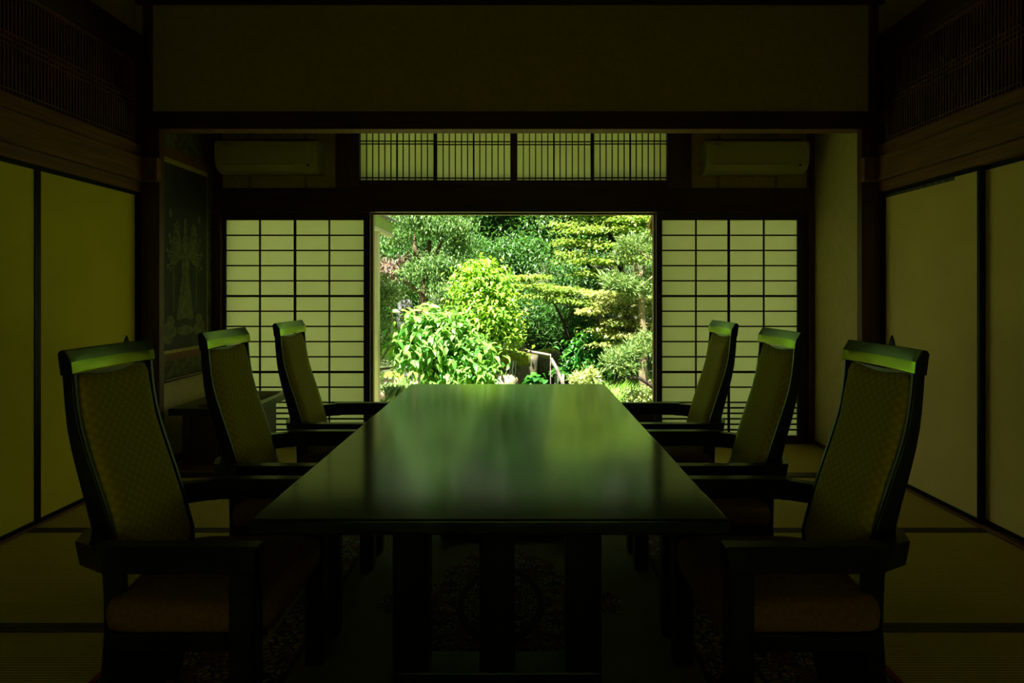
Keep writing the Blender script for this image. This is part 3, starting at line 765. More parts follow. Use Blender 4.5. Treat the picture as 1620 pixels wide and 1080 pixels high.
# gravel path
pth = []
for k in range(26):
    t = k / 25; y = 5.6 + 6.2 * t
    pth.append((-1.0 - 1.0 * t ** 1.3 + .12 * math.sin(y * 2), y))
m = MB(); vs = []; 
for (x, y) in pth:
    for q in (-1, -.5, 0, .5, 1): 
        xx = x + q * .62; vs.append((xx, y, float(height(xx, y)) + .03 - .02 * abs(q)))
m.add(vs, [(j*5 + i, j*5 + i + 1, (j+1)*5 + i + 1, (j+1)*5 + i) for j in range(25) for i in range(4)])
tag(m.build('gravel_path', M['gravel'], smooth=True), kind='structure')

tag(MB().box(-6, 6, YF + .3, 7.6, GZ - .1, GZ + .06).build('moss_lawn', M['yard'], None, .02), kind='structure')  # added unseen lawn, bounces green sunlight onto the paper screens
def rock(name, c, r, m, label, cat='rock', seed=0, top=None, group=None, rough=.16):
    bm = bmesh.new(); bmesh.ops.create_icosphere(bm, subdivisions=4, radius=1)
    rg = random.Random(seed); ph = [(rg.uniform(1, 3.2), rg.uniform(0, 6), rg.uniform(1, 3.2), rg.uniform(0, 6)) for _ in range(5)]
    for v in bm.verts:
        p = v.co.copy(); d = 0
        for a, b, c_, d_ in ph: d += math.sin(p.x * a * 1.3 + b + p.z * 2) * math.sin(p.y * c_ * 1.4 + d_ + p.z)
        # squared-off
        q = Vector((math.copysign(abs(p.x) ** .75, p.x), math.copysign(abs(p.y) ** .75, p.y), math.copysign(abs(p.z) ** .7, p.z)))
        v.co = q * (1 + d * rough * .5)
    me = bpy.data.meshes.new(name); bm.to_mesh(me); bm.free()
    me.materials.append(m)
    if top:
        me.materials.append(top)
        for p in me.polygons:
            if p.normal.z > .45 and p.center.z > .25: p.material_index = 1
    me.polygons.foreach_set('use_smooth', [True] * len(me.polygons))
    o = bpy.data.objects.new(name, me); COL.objects.link(o); o.location = c; o.scale = r
    tag(o, label, cat, group); return o

def leaves_mesh(name, pos, nrm, dirv, size, aspect, m, parent=None, big=False, fold=.18, loc=None):
    """pos,nrm,dirv: (N,3); one mesh of leaf blades"""
    N = len(pos)
    nrm = nrm / np.linalg.norm(nrm, axis=1, keepdims=True)
    dirv = dirv - nrm * np.sum(dirv * nrm, 1, keepdims=True)
    dirv = dirv / (np.linalg.norm(dirv, axis=1, keepdims=True) + 1e-9)
    side = np.cross(dirv, nrm)
    L = (size * (0.6 + .7 * rng.random(N)))[:, None]; Wd = L * aspect
    if not big:
        V = np.stack([pos, pos + dirv * L * .45 + side * Wd * .5 + nrm * Wd * fold, pos + dirv * L - nrm * L * .12, pos + dirv * L * .45 - side * Wd * .5 + nrm * Wd * fold], 1)
        F = np.array([[0, 1, 2], [0, 2, 3]])
    else:
        mid1 = pos + dirv * L * .35; mid2 = pos + dirv * L * .72 - nrm * L * .06
        V = np.stack([pos, mid1 + side * Wd * .5 + nrm * Wd * fold, mid2 + side * Wd * .33 + nrm * Wd * fold * .5, pos + dirv * L - nrm * L * .22,
                      mid2 - side * Wd * .33 + nrm * Wd * fold * .5, mid1 - side * Wd * .5 + nrm * Wd * fold, mid1, mid2], 1)
        F = np.array([[0, 1, 6], [1, 2, 7], [1, 7, 6], [2, 3, 7], [0, 6, 5], [6, 7, 4], [6, 4, 5], [7, 3, 4]])
    k = V.shape[1]; verts = V.reshape(-1, 3)
    if loc is not None: verts = verts - np.array(loc)
    faces = (F[None] + (np.arange(N) * k)[:, None, None]).reshape(-1, 3)
    me = bpy.data.meshes.new(name)
    me.vertices.add(len(verts)); me.vertices.foreach_set('co', verts.astype(np.float32).ravel())
    me.loops.add(faces.size); me.loops.foreach_set('vertex_index', faces.astype(np.int32).ravel())
    me.polygons.add(len(faces)); me.polygons.foreach_set('loop_start', np.arange(0, faces.size, 3, dtype=np.int32))
    me.update(calc_edges=True); me.validate()
    me.materials.append(m)
    o = bpy.data.objects.new(name, me); COL.objects.link(o)
    if parent: o.parent = parent
    return o

def sphere_pts(n):
    v = rng.normal(size=(n, 3)); return v / np.linalg.norm(v, axis=1, keepdims=True)

def foliage_points(blobs, n, clump_r, per, flat=False, low=-.35, lobes=8):
    """blobs: (cx,cy,cz,rx,ry,rz). Leaves grouped in twig clumps near the shell of each blob."""
    A0 = np.array(blobs); ch = []
    for b in A0:
        d = sphere_pts(lobes); d[:, 2] = np.abs(d[:, 2]) * .9 - .25
        for q in d:
            k = rng.uniform(.30, .52)
            ch.append((*(b[:3] + q * b[3:6] * .72), b[3] * k, b[4] * k, b[5] * k))
    A = np.array(ch) if lobes > 1 else A0
    area = A[:, 3] * A[:, 5] + A[:, 3] * A[:, 4]; pr = area / area.sum()
    nc = max(1, n // per); idx = rng.choice(len(A), nc, p=pr); B = A[idx]
    d = sphere_pts(nc); d[:, 2] = np.where(d[:, 2] < low, -d[:, 2], d[:, 2])
    rad = (1 - .55 * rng.random(nc) ** 2)[:, None]
    cc = B[:, :3] + d * B[:, 3:6] * rad
    c = np.repeat(cc, per, 0); o = np.repeat(d, per, 0)
    off = rng.normal(size=c.shape) * clump_r
    if flat: off[:, 2] *= .28
    return c + off, o, off

def plant(name, label, cat, base, blobs, n, leaf, size, aspect=.5, clump_r=.10, per=14, style='bush', trunks=(), bark='bark', group=None, big=False, low=-.15, lobes=8):
    """blobs given as (px, py, d, rw_px, rh_px[, depth_m]); trunks as lists of (px,py,d,r)"""
    root = empty(name, base, label, cat, group)
    W = []
    for b in blobs:
        c = P(b[0], b[1], b[2]); rx = b[3] * b[2] / FP; rz = b[4] * b[2] / FP; ry = b[5] if len(b) > 5 else rx * .8
        W.append((c.x, c.y, c.z, rx, ry, rz))
    pos, outw, off = foliage_points(W, n, clump_r, per, style in ('pad',), low, lobes)
    N = len(pos); rn = rng.normal(size=(N, 3))
    if style == 'pad':
        nrm = np.array([0, 0, 1.0]) + outw * .35 + rn * .30; d = outw * .5 + off * 4 + rn * .5 + np.array([0, 0, -.35])
    elif style == 'spike':
        d = outw * .5 + off / clump_r * .6 + rn * .25 + np.array([0, 0, .55]); nrm = rn + np.array([0, -.2, .6])
    elif style == 'droop':
        d = rn * .4 + outw * .3 + np.array([0, 0, -1.0]); nrm = outw + rn * .6 + np.array([0, 0, .2])
    else:
        nrm = outw * .7 + rn * .50 + np.array([0, -.1, .8]); d = outw * .4 + rn * .7 + np.array([0, 0, -.25])
    leaves_mesh('foliage', pos, nrm, d, size, aspect, LM[leaf], root, big, loc=base)
    if trunks:
        for k, t in enumerate(trunks):
            pts = [P(a[0], a[1], a[2]) - Vector(base) for a in t]
            # smooth
            pp, rr = [], []
            for i in range(len(pts) - 1):
                for q in range(4):
                    s = q / 4; pp.append(pts[i].lerp(pts[i+1], s)); rr.append(t[i][3] * (1 - s) + t[i+1][3] * s)
            pp.append(pts[-1]); rr.append(t[-1][3])
            for i in range(1, len(pp) - 1): pp[i] = pp[i] + Vector((random.uniform(-1, 1), random.uniform(-1, 1), 0)) * rr[i] * .35
            MB().tube(pp, rr, 8).build('trunk' if k == 0 else 'branch', M[bark], root, smooth=True)
    return root
def base_of(px, d, dz=0):
    c = P(px, 500, d); return (c.x, c.y, float(height(c.x, c.y)) + dz)

# --- trees on the bank behind
bk = [(300, 340, 16.8), (395, 350, 17.0), (1210, 330, 16.8), (1300, 350, 17.0), (480, 350, 17.2), (560, 300, 16.6), (640, 345, 17.0), (722, 318, 16.5), (800, 352, 16.0), (880, 322, 16.4), (960, 352, 16.2), (1040, 318, 16.6), (1120, 350, 17.0)]
wh = ['far beyond the passage, leftmost of all', 'beyond the passage, second from the left', 'beyond the right screen, second from the right', 'beyond the right screen, rightmost of all', 'third from the left, mostly behind the left screen', 'over the white passage', 'behind the dense tree', 'right behind the dense tree top', 'in the centre of the opening', 'right of centre', 'behind the tall maple', 'behind the maple at the right jamb', 'third from the right, behind the right screen']
for k, (px, py, d) in enumerate(bk):
    bl = [(px, py, d, 52, 60), (px - 34, py + 40, d - .3, 38, 34), (px + 34, py + 34, d - .2, 38, 36), (px - 20, py - 50, d, 44, 44), (px + 25, py - 40, d, 46, 48), (px, py - 95, d + .3, 60, 46), (px - 20, py - 160, d + .2, 52, 44), (px + 22, py - 175, d + .4, 52, 44), (px, py - 235, d + .3, 50, 44), (px, py + 85, d - .6, 42, 30)]
    b = base_of(px, d)
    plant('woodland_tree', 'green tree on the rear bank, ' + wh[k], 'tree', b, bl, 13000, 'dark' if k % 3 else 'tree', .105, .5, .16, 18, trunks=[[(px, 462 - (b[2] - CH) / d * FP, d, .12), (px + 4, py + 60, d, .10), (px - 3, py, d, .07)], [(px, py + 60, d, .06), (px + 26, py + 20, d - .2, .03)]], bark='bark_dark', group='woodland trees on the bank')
# tall canopy closing the sky above
# --- shrubs on the bank in front of those trees
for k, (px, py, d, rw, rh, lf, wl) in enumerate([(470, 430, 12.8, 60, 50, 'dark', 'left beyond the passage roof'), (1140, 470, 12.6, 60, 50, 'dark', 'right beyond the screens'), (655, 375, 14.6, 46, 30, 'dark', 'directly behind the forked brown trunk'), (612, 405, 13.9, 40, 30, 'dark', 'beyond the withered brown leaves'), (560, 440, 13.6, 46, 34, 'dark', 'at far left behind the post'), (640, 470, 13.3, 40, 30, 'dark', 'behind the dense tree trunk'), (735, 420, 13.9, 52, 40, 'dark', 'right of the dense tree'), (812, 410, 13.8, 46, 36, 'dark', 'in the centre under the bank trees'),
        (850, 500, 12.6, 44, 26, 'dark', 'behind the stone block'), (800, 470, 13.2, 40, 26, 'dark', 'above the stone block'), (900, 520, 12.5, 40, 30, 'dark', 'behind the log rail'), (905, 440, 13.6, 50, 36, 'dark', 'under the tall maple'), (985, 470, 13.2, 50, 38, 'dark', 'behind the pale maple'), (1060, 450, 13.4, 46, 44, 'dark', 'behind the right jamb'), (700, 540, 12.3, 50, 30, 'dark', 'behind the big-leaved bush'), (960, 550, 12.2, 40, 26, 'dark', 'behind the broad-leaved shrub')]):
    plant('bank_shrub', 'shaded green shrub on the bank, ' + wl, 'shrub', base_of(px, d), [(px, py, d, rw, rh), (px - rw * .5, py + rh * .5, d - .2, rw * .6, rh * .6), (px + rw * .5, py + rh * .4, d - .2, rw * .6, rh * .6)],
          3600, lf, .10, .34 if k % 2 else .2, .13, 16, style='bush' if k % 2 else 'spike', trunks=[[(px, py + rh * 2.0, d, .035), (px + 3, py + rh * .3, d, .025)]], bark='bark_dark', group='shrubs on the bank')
# --- dense evergreen tree at left
plant('evergreen_tree', 'dense round evergreen tree with forked brown trunk left in the garden', 'tree', base_of(672, 11.4),
      [(668, 352, 11.4, 48, 24), (632, 382, 11.2, 28, 15), (705, 362, 11.2, 38, 26), (728, 395, 11.3, 26, 30), (690, 335, 11.6, 60, 30), (640, 345, 11.7, 34, 22), (692, 418, 11.0, 30, 14), (722, 430, 11.2, 34, 22),
       (655, 432, 11.0, 26, 13), (692, 458, 10.9, 48, 18), (640, 462, 11.4, 30, 16), (708, 492, 11.0, 40, 18), (690, 300, 11.6, 50, 26), (650, 500, 11.6, 22, 14)],
      24000, 'tree', .060, .42, .075, 16, style='droop', trunks=[[(672, 600, 11.4, .10), (670, 520, 11.4, .085), (670, 462, 11.3, .075), (672, 425, 11.3, .06), (680, 380, 11.3, .035)],
       [(670, 420, 11.25, .045), (657, 395, 11.1, .035), (655, 370, 11.2, .02)], [(671, 440, 11.25, .045), (688, 405, 11.2, .035), (700, 380, 11.2, .02)], [(672, 470, 11.2, .04), (700, 452, 11.0, .03), (722, 430, 11.1, .02)], [(672, 470, 11.2, .035), (650, 452, 11.0, .03), (636, 440, 11.0, .02)]])
# --- yellow green shrub
plant('yellow_green_shrub', 'bright yellow-green sunlit shrub in the middle of the garden', 'shrub', base_of(775, 10.4),
      [(755, 432, 10.4, 26, 13), (738, 452, 10.3, 22, 13), (772, 450, 10.3, 28, 16), (790, 474, 10.2, 22, 15), (752, 474, 10.1, 32, 16), (772, 500, 10.1, 34, 16), (800, 502, 10.2, 18, 13), (736, 500, 10.1, 22, 16), (792, 528, 10.2, 26, 11), (755, 530, 10.1, 28, 14), (812, 532, 10.3, 12, 6), (775, 548, 10.2, 20, 8)],
      6500, 'yellow', .088, .55, .10, 10, style='bush', trunks=[[(778, 606, 10.4, .03), (782, 568, 10.4, .025), (790, 545, 10.3, .018), (806, 530, 10.2, .01)], [(778, 600, 10.4, .025), (768, 555, 10.3, .02), (755, 510, 10.3, .012)], [(780, 600, 10.4, .025), (775, 540, 10.3, .02), (780, 490, 10.3, .012)]])
# --- big leaved bush in front
plant('big_leaved_bush', 'large bright green broad-leaved bush at front left of the garden', 'bush', base_of(700, 8.2),
      [(690, 516, 8.2, 30, 16), (664, 522, 8.2, 24, 14), (718, 526, 8.2, 28, 16), (648, 540, 8.2, 22, 14), (686, 545, 8.1, 40, 18), (735, 548, 8.1, 28, 16), (755, 570, 8.0, 20, 14), (712, 572, 8.1, 34, 18), (668, 572, 8.1, 30, 16), (640, 568, 8.2, 16, 12), (740, 596, 8.0, 30, 14), (692, 600, 8.1, 34, 16), (768, 592, 8.0, 14, 9)],
      3900, 'broad', .115, .42, .09, 7, big=True, trunks=[[(700, 655, 8.2, .02), (702, 600, 8.2, .018), (706, 540, 8.2, .01)], [(700, 650, 8.2, .018), (680, 590, 8.2, .014), (662, 530, 8.2, .008)], [(700, 650, 8.2, .018), (728, 600, 8.2, .014), (748, 560, 8.2, .008)], [(690, 650, 8.2, .014), (664, 560, 8.2, .01), (655, 485, 8.2, .006)], [(695, 650, 8.2, .014), (676, 560, 8.2, .01), (672, 478, 8.2, .006)]])
# tall shoots of that bush
def shoots():
    root = [o for o in bpy.data.objects if o.name == 'big_leaved_bush'][0]
    pos, nrm, d = [], [], []
    for (a, b) in ((640, 492), (655, 486), (673, 484), (690, 496), (728, 498), (745, 515), (766, 540), (780, 565), (775, 590), (622, 530)):
        for k in range(9):
            c = P(a + random.uniform(-9, 9), b + random.uniform(-6, 22), 8.15 + random.uniform(-.1, .1)); pos.append(tuple(c))
            nrm.append((random.uniform(-.5, .5), -.5 + random.uniform(-.4, .4), .8)); d.append((random.uniform(-1, 1), random.uniform(-.4, .2), random.uniform(-.6, .5)))
    leaves_mesh('young_foliage', np.array(pos), np.array(nrm), np.array(d), .135, .38, LM['yellow'], root, True, loc=tuple(root.location))
shoots()
# --- left narrow-leaved shrub
plant('narrow_leaved_shrub', 'narrow-leaved pale green shrub beside the left jamb', 'shrub', base_of(596, 9.2),
      [(598, 452, 9.2, 18, 14), (612, 474, 9.2, 22, 14), (595, 492, 9.2, 18, 18), (602, 520, 9.1, 24, 14), (606, 552, 9.0, 30, 17), (590, 575, 9.1, 26, 14), (570, 500, 9.2, 26, 46), (596, 608, 8.8, 16, 8)],
      6200, 'podo', .085, .18, .05, 20, style='spike', trunks=[[(592, 640, 9.2, .035), (590, 580, 9.2, .03), (598, 520, 9.2, .02), (602, 470, 9.2, .012)], [(592, 585, 9.1, .022), (618, 582, 9.0, .015), (634, 578, 9.0, .008)]])
# withered brown twigs
plant('withered_shrub', 'withered brown drooping leaves behind the white passage post', 'shrub', base_of(620, 12.2),
      [(615, 425, 12.2, 24, 18), (640, 415, 12.1, 16, 16), (603, 445, 12.2, 14, 16), (628, 440, 12.1, 18, 16)], 1800, 'dead', .13, .14, .07, 12, style='droop', trunks=[[(620, 545, 12.2, .03), (622, 470, 12.2, .025), (625, 420, 12.2, .012)]])
# --- maples
plant('tall_maple', 'layered green maple with tiered branches at upper right of the garden', 'tree', base_of(1000, 11.8),
      [(940, 338, 11.8, 62, 8), (1000, 352, 11.6, 46, 10), (905, 358, 11.7, 32, 6), (950, 366, 11.5, 54, 8), (912, 384, 11.5, 32, 6), (962, 392, 11.4, 46, 7), (1012, 380, 11.6, 34, 8), (905, 404, 11.4, 28, 6), (945, 414, 11.3, 46, 8), (990, 412, 11.4, 36, 8), (930, 434, 11.4, 36, 8), (975, 440, 11.4, 36, 8), (1040, 360, 11.7, 40, 10), (980, 318, 11.9, 80, 10), (920, 308, 12, 50, 8)],
      15000, 'maple', .070, .62, .10, 14, style='pad', low=-.05, trunks=[[(1000, 560, 11.8, .09), (994, 500, 11.8, .08), (985, 440, 11.8, .06), (975, 390, 11.7, .04), (950, 345, 11.7, .02)], [(985, 440, 11.8, .045), (945, 432, 11.5, .03), (915, 405, 11.4, .015)], [(980, 410, 11.8, .04), (1010, 385, 11.6, .03), (1035, 362, 11.6, .015)]], bark='bark_dark')
plant('middle_maple', 'low spreading maple with pale tiered leaves above the stone block', 'tree', base_of(865, 11.0),
      [(818, 441, 11.2, 22, 4), (846, 439, 11.2, 24, 4), (850, 452, 11.1, 26, 5), (880, 458, 11.0, 30, 6), (915, 463, 11.0, 26, 6), (862, 470, 10.9, 26, 5), (900, 476, 10.8, 30, 5), (930, 480, 10.9, 18, 5)],
      4600, 'maple', .062, .62, .07, 14, style='pad', low=-.05, trunks=[[(905, 600, 11.6, .035), (902, 545, 11.6, .03), (890, 505, 11.4, .024), (872, 470, 11.2, .014)], [(892, 510, 11.4, .018), (912, 486, 11.2, .010)]], bark='bark_dark')
plant('pale_maple', 'pale yellow-pink tinged maple with tiered leaves in front of the right jamb', 'tree', base_of(1022, 10.4),
      [(952, 466, 10.4, 28, 5), (985, 478, 10.3, 36, 6), (962, 492, 10.2, 34, 6), (1005, 494, 10.2, 34, 7), (975, 510, 10.2, 36, 6), (1012, 516, 10.1, 30, 7), (952, 522, 10.2, 22, 5), (990, 532, 10.1, 36, 7), (1020, 545, 10.1, 24, 8), (970, 545, 10.1, 26, 5), (1035, 480, 10.4, 28, 12)],
      8000, 'maple_pale', .062, .60, .08, 14, style='pad', low=-.05, trunks=[[(1031, 655, 9.9, .055), (1028, 615, 10.0, .05), (1020, 590, 10.1, .048), (1018, 560, 10.2, .04), (1012, 525, 10.2, .032), (1015, 500, 10.3, .02)], [(1014, 545, 10.2, .03), (1000, 520, 10.2, .02), (980, 505, 10.2, .01)]], bark='bark_pale')
# podocarpus at the right
plant('podocarpus', 'spiky-leaved podocarpus with pale forked trunk near the top right of the opening', 'tree', base_of(1010, 9.9),
      [(1005, 388, 9.9, 20, 10), (1022, 402, 9.8, 18, 12), (992, 405, 9.9, 18, 9), (1034, 380, 9.9, 16, 16), (985, 452, 9.8, 26, 9), (1012, 460, 9.8, 24, 9), (1034, 440, 9.9, 12, 14), (965, 442, 9.9, 14, 7)],
      3600, 'podo', .10, .17, .045, 20, style='spike', trunks=[[(1020, 655, 9.9, .06), (1017, 560, 9.9, .055), (1014, 480, 9.9, .05), (1010, 440, 9.9, .045), (1003, 412, 9.9, .02)], [(1011, 442, 9.85, .035), (1020, 420, 9.85, .018)], [(1010, 395, 9.8, .015), (1025, 408, 9.7, .012), (1040, 412, 9.7, .014)], [(1015, 452, 9.8, .012), (1030, 440, 9.7, .014), (1042, 430, 9.7, .014)]], bark='bark_pale')
plant('branching_podocarpus', 'low podocarpus on crooked black branches at the right jamb', 'tree', base_of(1052, 8.8),
      [(990, 562, 8.8, 28, 9), (968, 572, 8.8, 24, 9), (1010, 556, 8.9, 24, 8), (985, 582, 8.8, 26, 7), (1025, 540, 8.9, 14, 10)], 3000, 'podo', .075, .17, .04, 20, style='spike',
      trunks=[[(1056, 660, 8.8, .035), (1036, 614, 8.8, .03), (1012, 598, 8.8, .024), (980, 597, 8.8, .018), (974, 603, 8.8, .012), (963, 609, 8.8, .008)],
              [(1000, 598, 8.8, .018), (1001, 588, 8.8, .016), (1002, 583, 8.8, .014), (985, 578, 8.8, .012), (970, 575, 8.8, .008)],
              [(1002, 584, 8.8, .014), (1016, 568, 8.8, .012), (1026, 566, 8.8, .010), (1040, 560, 8.8, .010)]], bark='bark_dark')
# broad bush, ferns, pale bush, ground plants
plant('broad_leaved_shrub', 'deep green broad-leaved shrub between the log rail and pale maple', 'shrub', base_of(932, 10.8),
      [(930, 545, 10.8, 26, 14), (945, 560, 10.7, 24, 16), (918, 570, 10.6, 22, 14), (940, 585, 10.5, 30, 14), (965, 590, 10.5, 24, 12), (990, 600, 10.6, 30, 12)],
      3000, 'broad_dark', .11, .55, .09, 8, big=True, trunks=[[(935, 640, 10.8, .02), (934, 580, 10.8, .015), (930, 550, 10.8, .01)]])
plant('pale_shrub', 'small sunlit pale yellow shrub right of the log rail', 'shrub', base_of(926, 9.9),
      [(926, 602, 9.9, 20, 6), (935, 594, 9.9, 10, 6)], 700, 'pale', .075, .3, .04, 10, style='spike', trunks=[[(926, 640, 9.9, .01), (926, 604, 9.9, .006)]])
plant('pale_ground_shrub', 'bleached sunlit low shrub on the ground at lower right of the opening', 'shrub', base_of(1015, 9.0),
      [(1012, 628, 9.0, 22, 7), (1000, 640, 8.9, 20, 7), (1030, 636, 8.9, 14, 9)], 1100, 'pale', .07, .35, .05, 10, style='bush', trunks=[[(1012, 655, 9.0, .01), (1012, 634, 9.0, .006)]])
def tufts(name, label, cat, spots, leaf, size, asp, n, group, spread=.10):
    for k, (px, py, d, lb) in enumerate(spots):
        c = P(px, py, d); b = (c.x, c.y, float(height(c.x, c.y)))
        root = empty(name, b, label + lb, cat, group)
        rn = rng.normal(size=(n, 3)); pos = np.array(b) + rn * np.array([spread, spread, 0]) 
        if c.z > b[2] + .1: pos[:, 2] += (c.z - b[2]) * rng.random(n) * .75
        dd = rn * np.array([.5, .5, .1]) + np.array([0, 0, 1.0]); nr = np.stack([rn[:, 1], -np.abs(rn[:, 0]) - .3, np.ones(n) * .4], 1)
        leaves_mesh('blades', pos, nr, dd, size, asp, LM[leaf], root, False, loc=b)
tufts('grass_clump', 'bright green grass clump ', 'grass', [(975, 622, 10.2, 'just right of the table end'), (995, 618, 10.3, 'under the crooked black branch'), (1013, 610, 10.4, 'before the pale trunk'), (985, 632, 9.6, 'by the bleached shrub'), (1028, 622, 10.3, 'against the right jamb'), (962, 612, 10.6, 'behind the table end corner')], 'grass', .30, .07, 320, 'grass clumps at the right', .14)
tufts('ground_plant', 'low green ground plant ', 'plant', [(598, 628, 9.2, 'beside the left jamb bottom'), (622, 612, 9.6, 'left behind the path'), (604, 606, 9.9, 'near the left shrub foot'), (640, 604, 10.2, 'under the big-leaved bush')], 'podo', .10, .3, 220, 'ground plants at the left', .07)
plant('butterbur', 'small round-leaved green plant at the foot of the mossy stone block', 'plant', base_of(850, 9.9), [(845, 604, 9.9, 12, 4), (852, 598, 9.9, 6, 5)], 40, 'broad_dark', .13, .95, .04, 3, big=True, trunks=[[(850, 640, 9.9, .006), (852, 596, 9.9, .004)]])
# ferns
def fern(px, py, d, lab):
    c = P(px, py, d); b = (c.x, c.y, float(height(c.x, c.y))); root = empty('fern', b, lab, 'fern', 'ferns beside the log rail')
    pos, nr, dd = [], [], []
    for k in range(13):
        a = k / 13 * 2 * math.pi + random.random() * .3; L_ = random.uniform(.26, .42)
        for q in range(4, 26):
            t = q / 26; r0 = L_ * t; z = (c.z - b[2]) + L_ * (.9 * t - 1.0 * t * t)
            p = np.array([b[0] + math.cos(a) * r0, b[1] + math.sin(a) * r0, b[2] + z])
            for s in (-1, 1):
                pos.append(p); nr.append((0, -.2, 1)); dd.append((-math.sin(a) * s + math.cos(a) * .4, math.cos(a) * s + math.sin(a) * .4, -.1))
    leaves_mesh('frond', np.array(pos), np.array(nr, float), np.array(dd), .09, .22, LM['broad_dark'], root, loc=b)
    MB().tube([Vector((0, 0, 0)), Vector((0, 0, c.z - b[2] + .03))], .015, 6).build('stem', M['bark_dark'], root)
fern(905, 588, 11.1, 'bright green fern immediately right of the log rail'); fern(915, 596, 10.6, 'second fern, in front of the broad-leaved shrub')

# --- stones
d0 = 10.6
blk = empty('stone_block', (P(812, 600, d0).x, d0 + .3, GZ), 'large moss-topped stone block with a trickle of water in the middle', 'stone block')
binv = Matrix.Translation(-Vector(blk.location))
def block(name, x0, x1, y0, y1, z0, z1, m, amp, seed, parent, inv_):
    bm = bmesh.new(); bmesh.ops.create_cube(bm, size=1); bmesh.ops.subdivide_edges(bm, edges=bm.edges[:], cuts=9, use_grid_fill=True)
    rg = random.Random(seed); ph = [rg.uniform(0, 6) for _ in range(6)]
    for v in bm.verts:
        p = v.co; rr = Vector((abs(p.x), abs(p.y), abs(p.z))) * 2; k = 1 - .06 * max(0, (rr.x ** 6 + rr.y ** 6 + rr.z ** 6) - 1)
        q = Vector((x0 + (p.x * k + .5) * (x1 - x0), y0 + (p.y * k + .5) * (y1 - y0), z0 + (p.z * k + .5) * (z1 - z0)))
        n_ = math.sin(q.x * 11 + ph[0]) * math.sin(q.z * 13 + ph[1]) + .6 * math.sin(q.y * 17 + ph[2] + q.x * 5) + .4 * math.sin(q.z * 31 + q.x * 23 + ph[3])
        v.co = q + Vector((n_, n_ * .8, n_ * .5)) * amp
    me = bpy.data.meshes.new(name); bm.to_mesh(me); bm.free(); me.materials.append(m); me.polygons.foreach_set('use_smooth', [True] * len(me.polygons))
    o = bpy.data.objects.new(name, me); COL.objects.link(o)
    if parent: o.parent = parent; o.matrix_parent_inverse = inv_
    return o
ba, bb = P(768, 565, d0), P(851, 560, d0)
block('stone_body', ba.x, bb.x, d0, d0 + .7, GZ - .05, bb.z - .03, M['rock_wet'], .018, 3, blk, binv)
block('moss_cap', ba.x - .02, bb.x - .10, d0 - .03, d0 + .7, bb.z - .20, bb.z + .03, M['moss'], .016, 5, blk, binv)
wa = P(812, 571, d0 - .06)
wt = MB()
for k, (dx, w__) in enumerate(((0, .018), (-.04, .009), (.045, .008))):
    rings = []
    for q in range(12):
        z = wa.z - q * .035; c_ = wa.x + dx - q * .003 + .006 * math.sin(q * 1.3 + k); rings.append([(c_ - w__, d0 - .045, z), (c_, d0 - .062, z), (c_ + w__, d0 - .045, z)])
    wt.loft(rings)
o = wt.build('water_trickle', M['water'], blk, smooth=True); o.matrix_parent_inverse = binv
def rk(px, py, d, wpx, hpx, m, label, seed, top=None, dep=None):
    c = P(px, py, d); rx = wpx * d / FP; rz = hpx * d / FP
    return rock('garden_rock', c, (rx, dep or rx * .8, rz), m, label, 'rock', seed, top, 'rocks of the garden')
rk(800, 605, 10.1, 19, 13, M['rock_warm'], 'rough pale brown rock in front of the moss-topped stone block', 4)
rk(641, 498, 12.0, 12, 26, M['rock'], 'tall blue-grey rock behind the left shrubs', 9)
rk(655, 590, 10.6, 17, 13, M['rock'], 'grey rock left behind the big-leaved bush', 12)
rk(600, 624, 9.0, 9, 7, M['rock_warm'], 'brown rock on the path by the left jamb', 15)
rk(1000, 640, 9.5, 14, 5, M['rock_warm'], 'yellowish flat rock at lower right of the opening', 21)
rk(592, 590, 10.2, 10, 7, M['rock'], 'grey rock behind the left shrub foot', 23)
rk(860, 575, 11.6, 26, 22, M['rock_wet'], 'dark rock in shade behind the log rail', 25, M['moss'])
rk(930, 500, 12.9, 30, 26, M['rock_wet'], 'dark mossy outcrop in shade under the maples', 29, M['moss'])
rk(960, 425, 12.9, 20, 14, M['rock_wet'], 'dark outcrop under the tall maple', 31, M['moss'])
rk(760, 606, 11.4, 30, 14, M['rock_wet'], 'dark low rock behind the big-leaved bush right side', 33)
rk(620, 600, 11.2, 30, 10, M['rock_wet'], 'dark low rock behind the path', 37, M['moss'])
for k, (px, py, d, w_) in enumerate([(620, 612, 9.9, 15), (612, 630, 9.1, 14), (636, 622, 9.4, 12), (652, 606, 10.2, 12), (590, 640, 8.8, 12)]):
    c = P(px, py, d); z = float(height(c.x, c.y))
    rock('stepping_stone', (c.x, c.y, z + .035), (w_ * d / FP, .16, .05), M['stone_step'], ['flat stepping stone farthest left of the bush', 'flat stepping stone in the path middle', 'flat stepping stone touching the table corner', 'flat stepping stone farthest up the path', 'flat stepping stone nearest the left jamb'][k], 'stepping stone', 40 + k, None, 'stepping stones of the path')
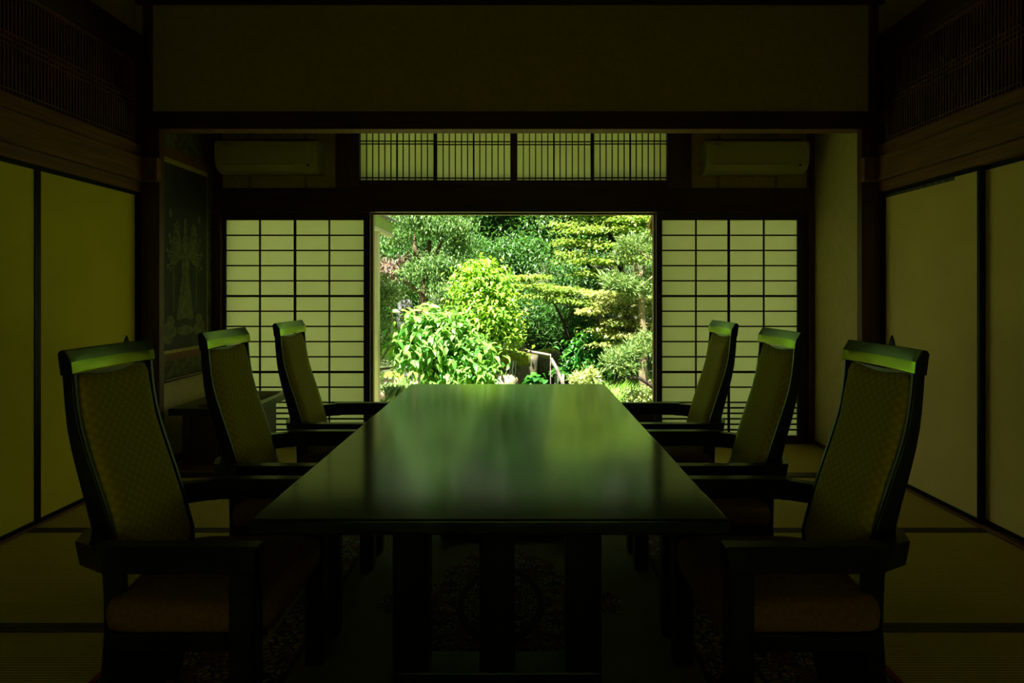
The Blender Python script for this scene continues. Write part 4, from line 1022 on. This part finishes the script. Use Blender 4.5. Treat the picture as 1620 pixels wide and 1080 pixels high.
# --- log rail
lr = empty('log_rail', (P(872, 600, 10.2).x, 10.2, GZ), 'weathered grey log and bamboo rail leaning beside the stone block', 'rail')
linv = Matrix.Translation(-Vector(lr.location))
def lp(pts, r, nm, m): 
    o = MB().tube([P(*p) for p in pts], r, 10).build(nm, m, lr, smooth=True); o.matrix_parent_inverse = linv
lp([(818, 552, 10.5), (836, 556, 10.45), (855, 559, 10.4), (871, 562, 10.3)], [.022, .026, .024, .022], 'top_log', M['log'])
lp([(872, 567, 10.25), (879, 580, 10.2), (886, 597, 10.1), (898, 625, 9.9)], [.024, .028, .030, .032], 'leaning_log', M['log'])
lp([(880, 590, 10.3), (880, 655, 10.3)], .026, 'bamboo_post', M['bamboo'])
lp([(891, 591, 10.35), (891, 655, 10.35)], .016, 'bamboo_post', M['bamboo'])
lp([(871, 560, 10.3), (871, 655, 10.3)], .008, 'thin_stake', M['log'])
# small pillar behind left shrub
rock('garden_rock', P(593, 605, 10.6) , (.06, .06, .14), M['rock'], 'short grey stone post behind the shrub at the left jamb', 'rock', 51, None, 'rocks of the garden')
rk(1010, 545, 12.4, 5, 42, M['bamboo'], 'pale grey standing stone behind the right maple trunk', 57)

# --- white passage wing at left
wg = empty('covered_passage', (-1.9, 8.2, GZ), 'whitewashed post and pale green eave board of a covered passage at left', 'passage')
winv = Matrix.Translation(-Vector(wg.location))
def wp(mb, nm, m, bev=.003): o = mb.build(nm, m, wg, bev); o.matrix_parent_inverse = winv
e1 = P(621, 352, 9.0); e2 = P(621, 374, 9.0)
wp(MB().box(e1.x - .05, e1.x, 6.9, 9.0, e2.z + .03, e1.z), 'eave_board', M['wing_green'])
wp(MB().box(e1.x - .07, e1.x + .015, 6.9, 9.0, e2.z - .01, e2.z + .03), 'rail', M['wing_white'])
q1 = P(587, 400, 8.1); q2 = P(598, 400, 8.1)
wp(MB().box(q1.x - .03, q2.x, 8.1, 8.22, GZ, e2.z - .01), 'post', M['wing_white'])
wp(MB().prism([(e1.x + .04, e1.z), (e1.x + .04, e1.z + .03), (e1.x - .35, e1.z + .20), (e1.x - .35, e1.z + .16)], 'y', 6.8, 9.05), 'tiled_roof', M['tile'])
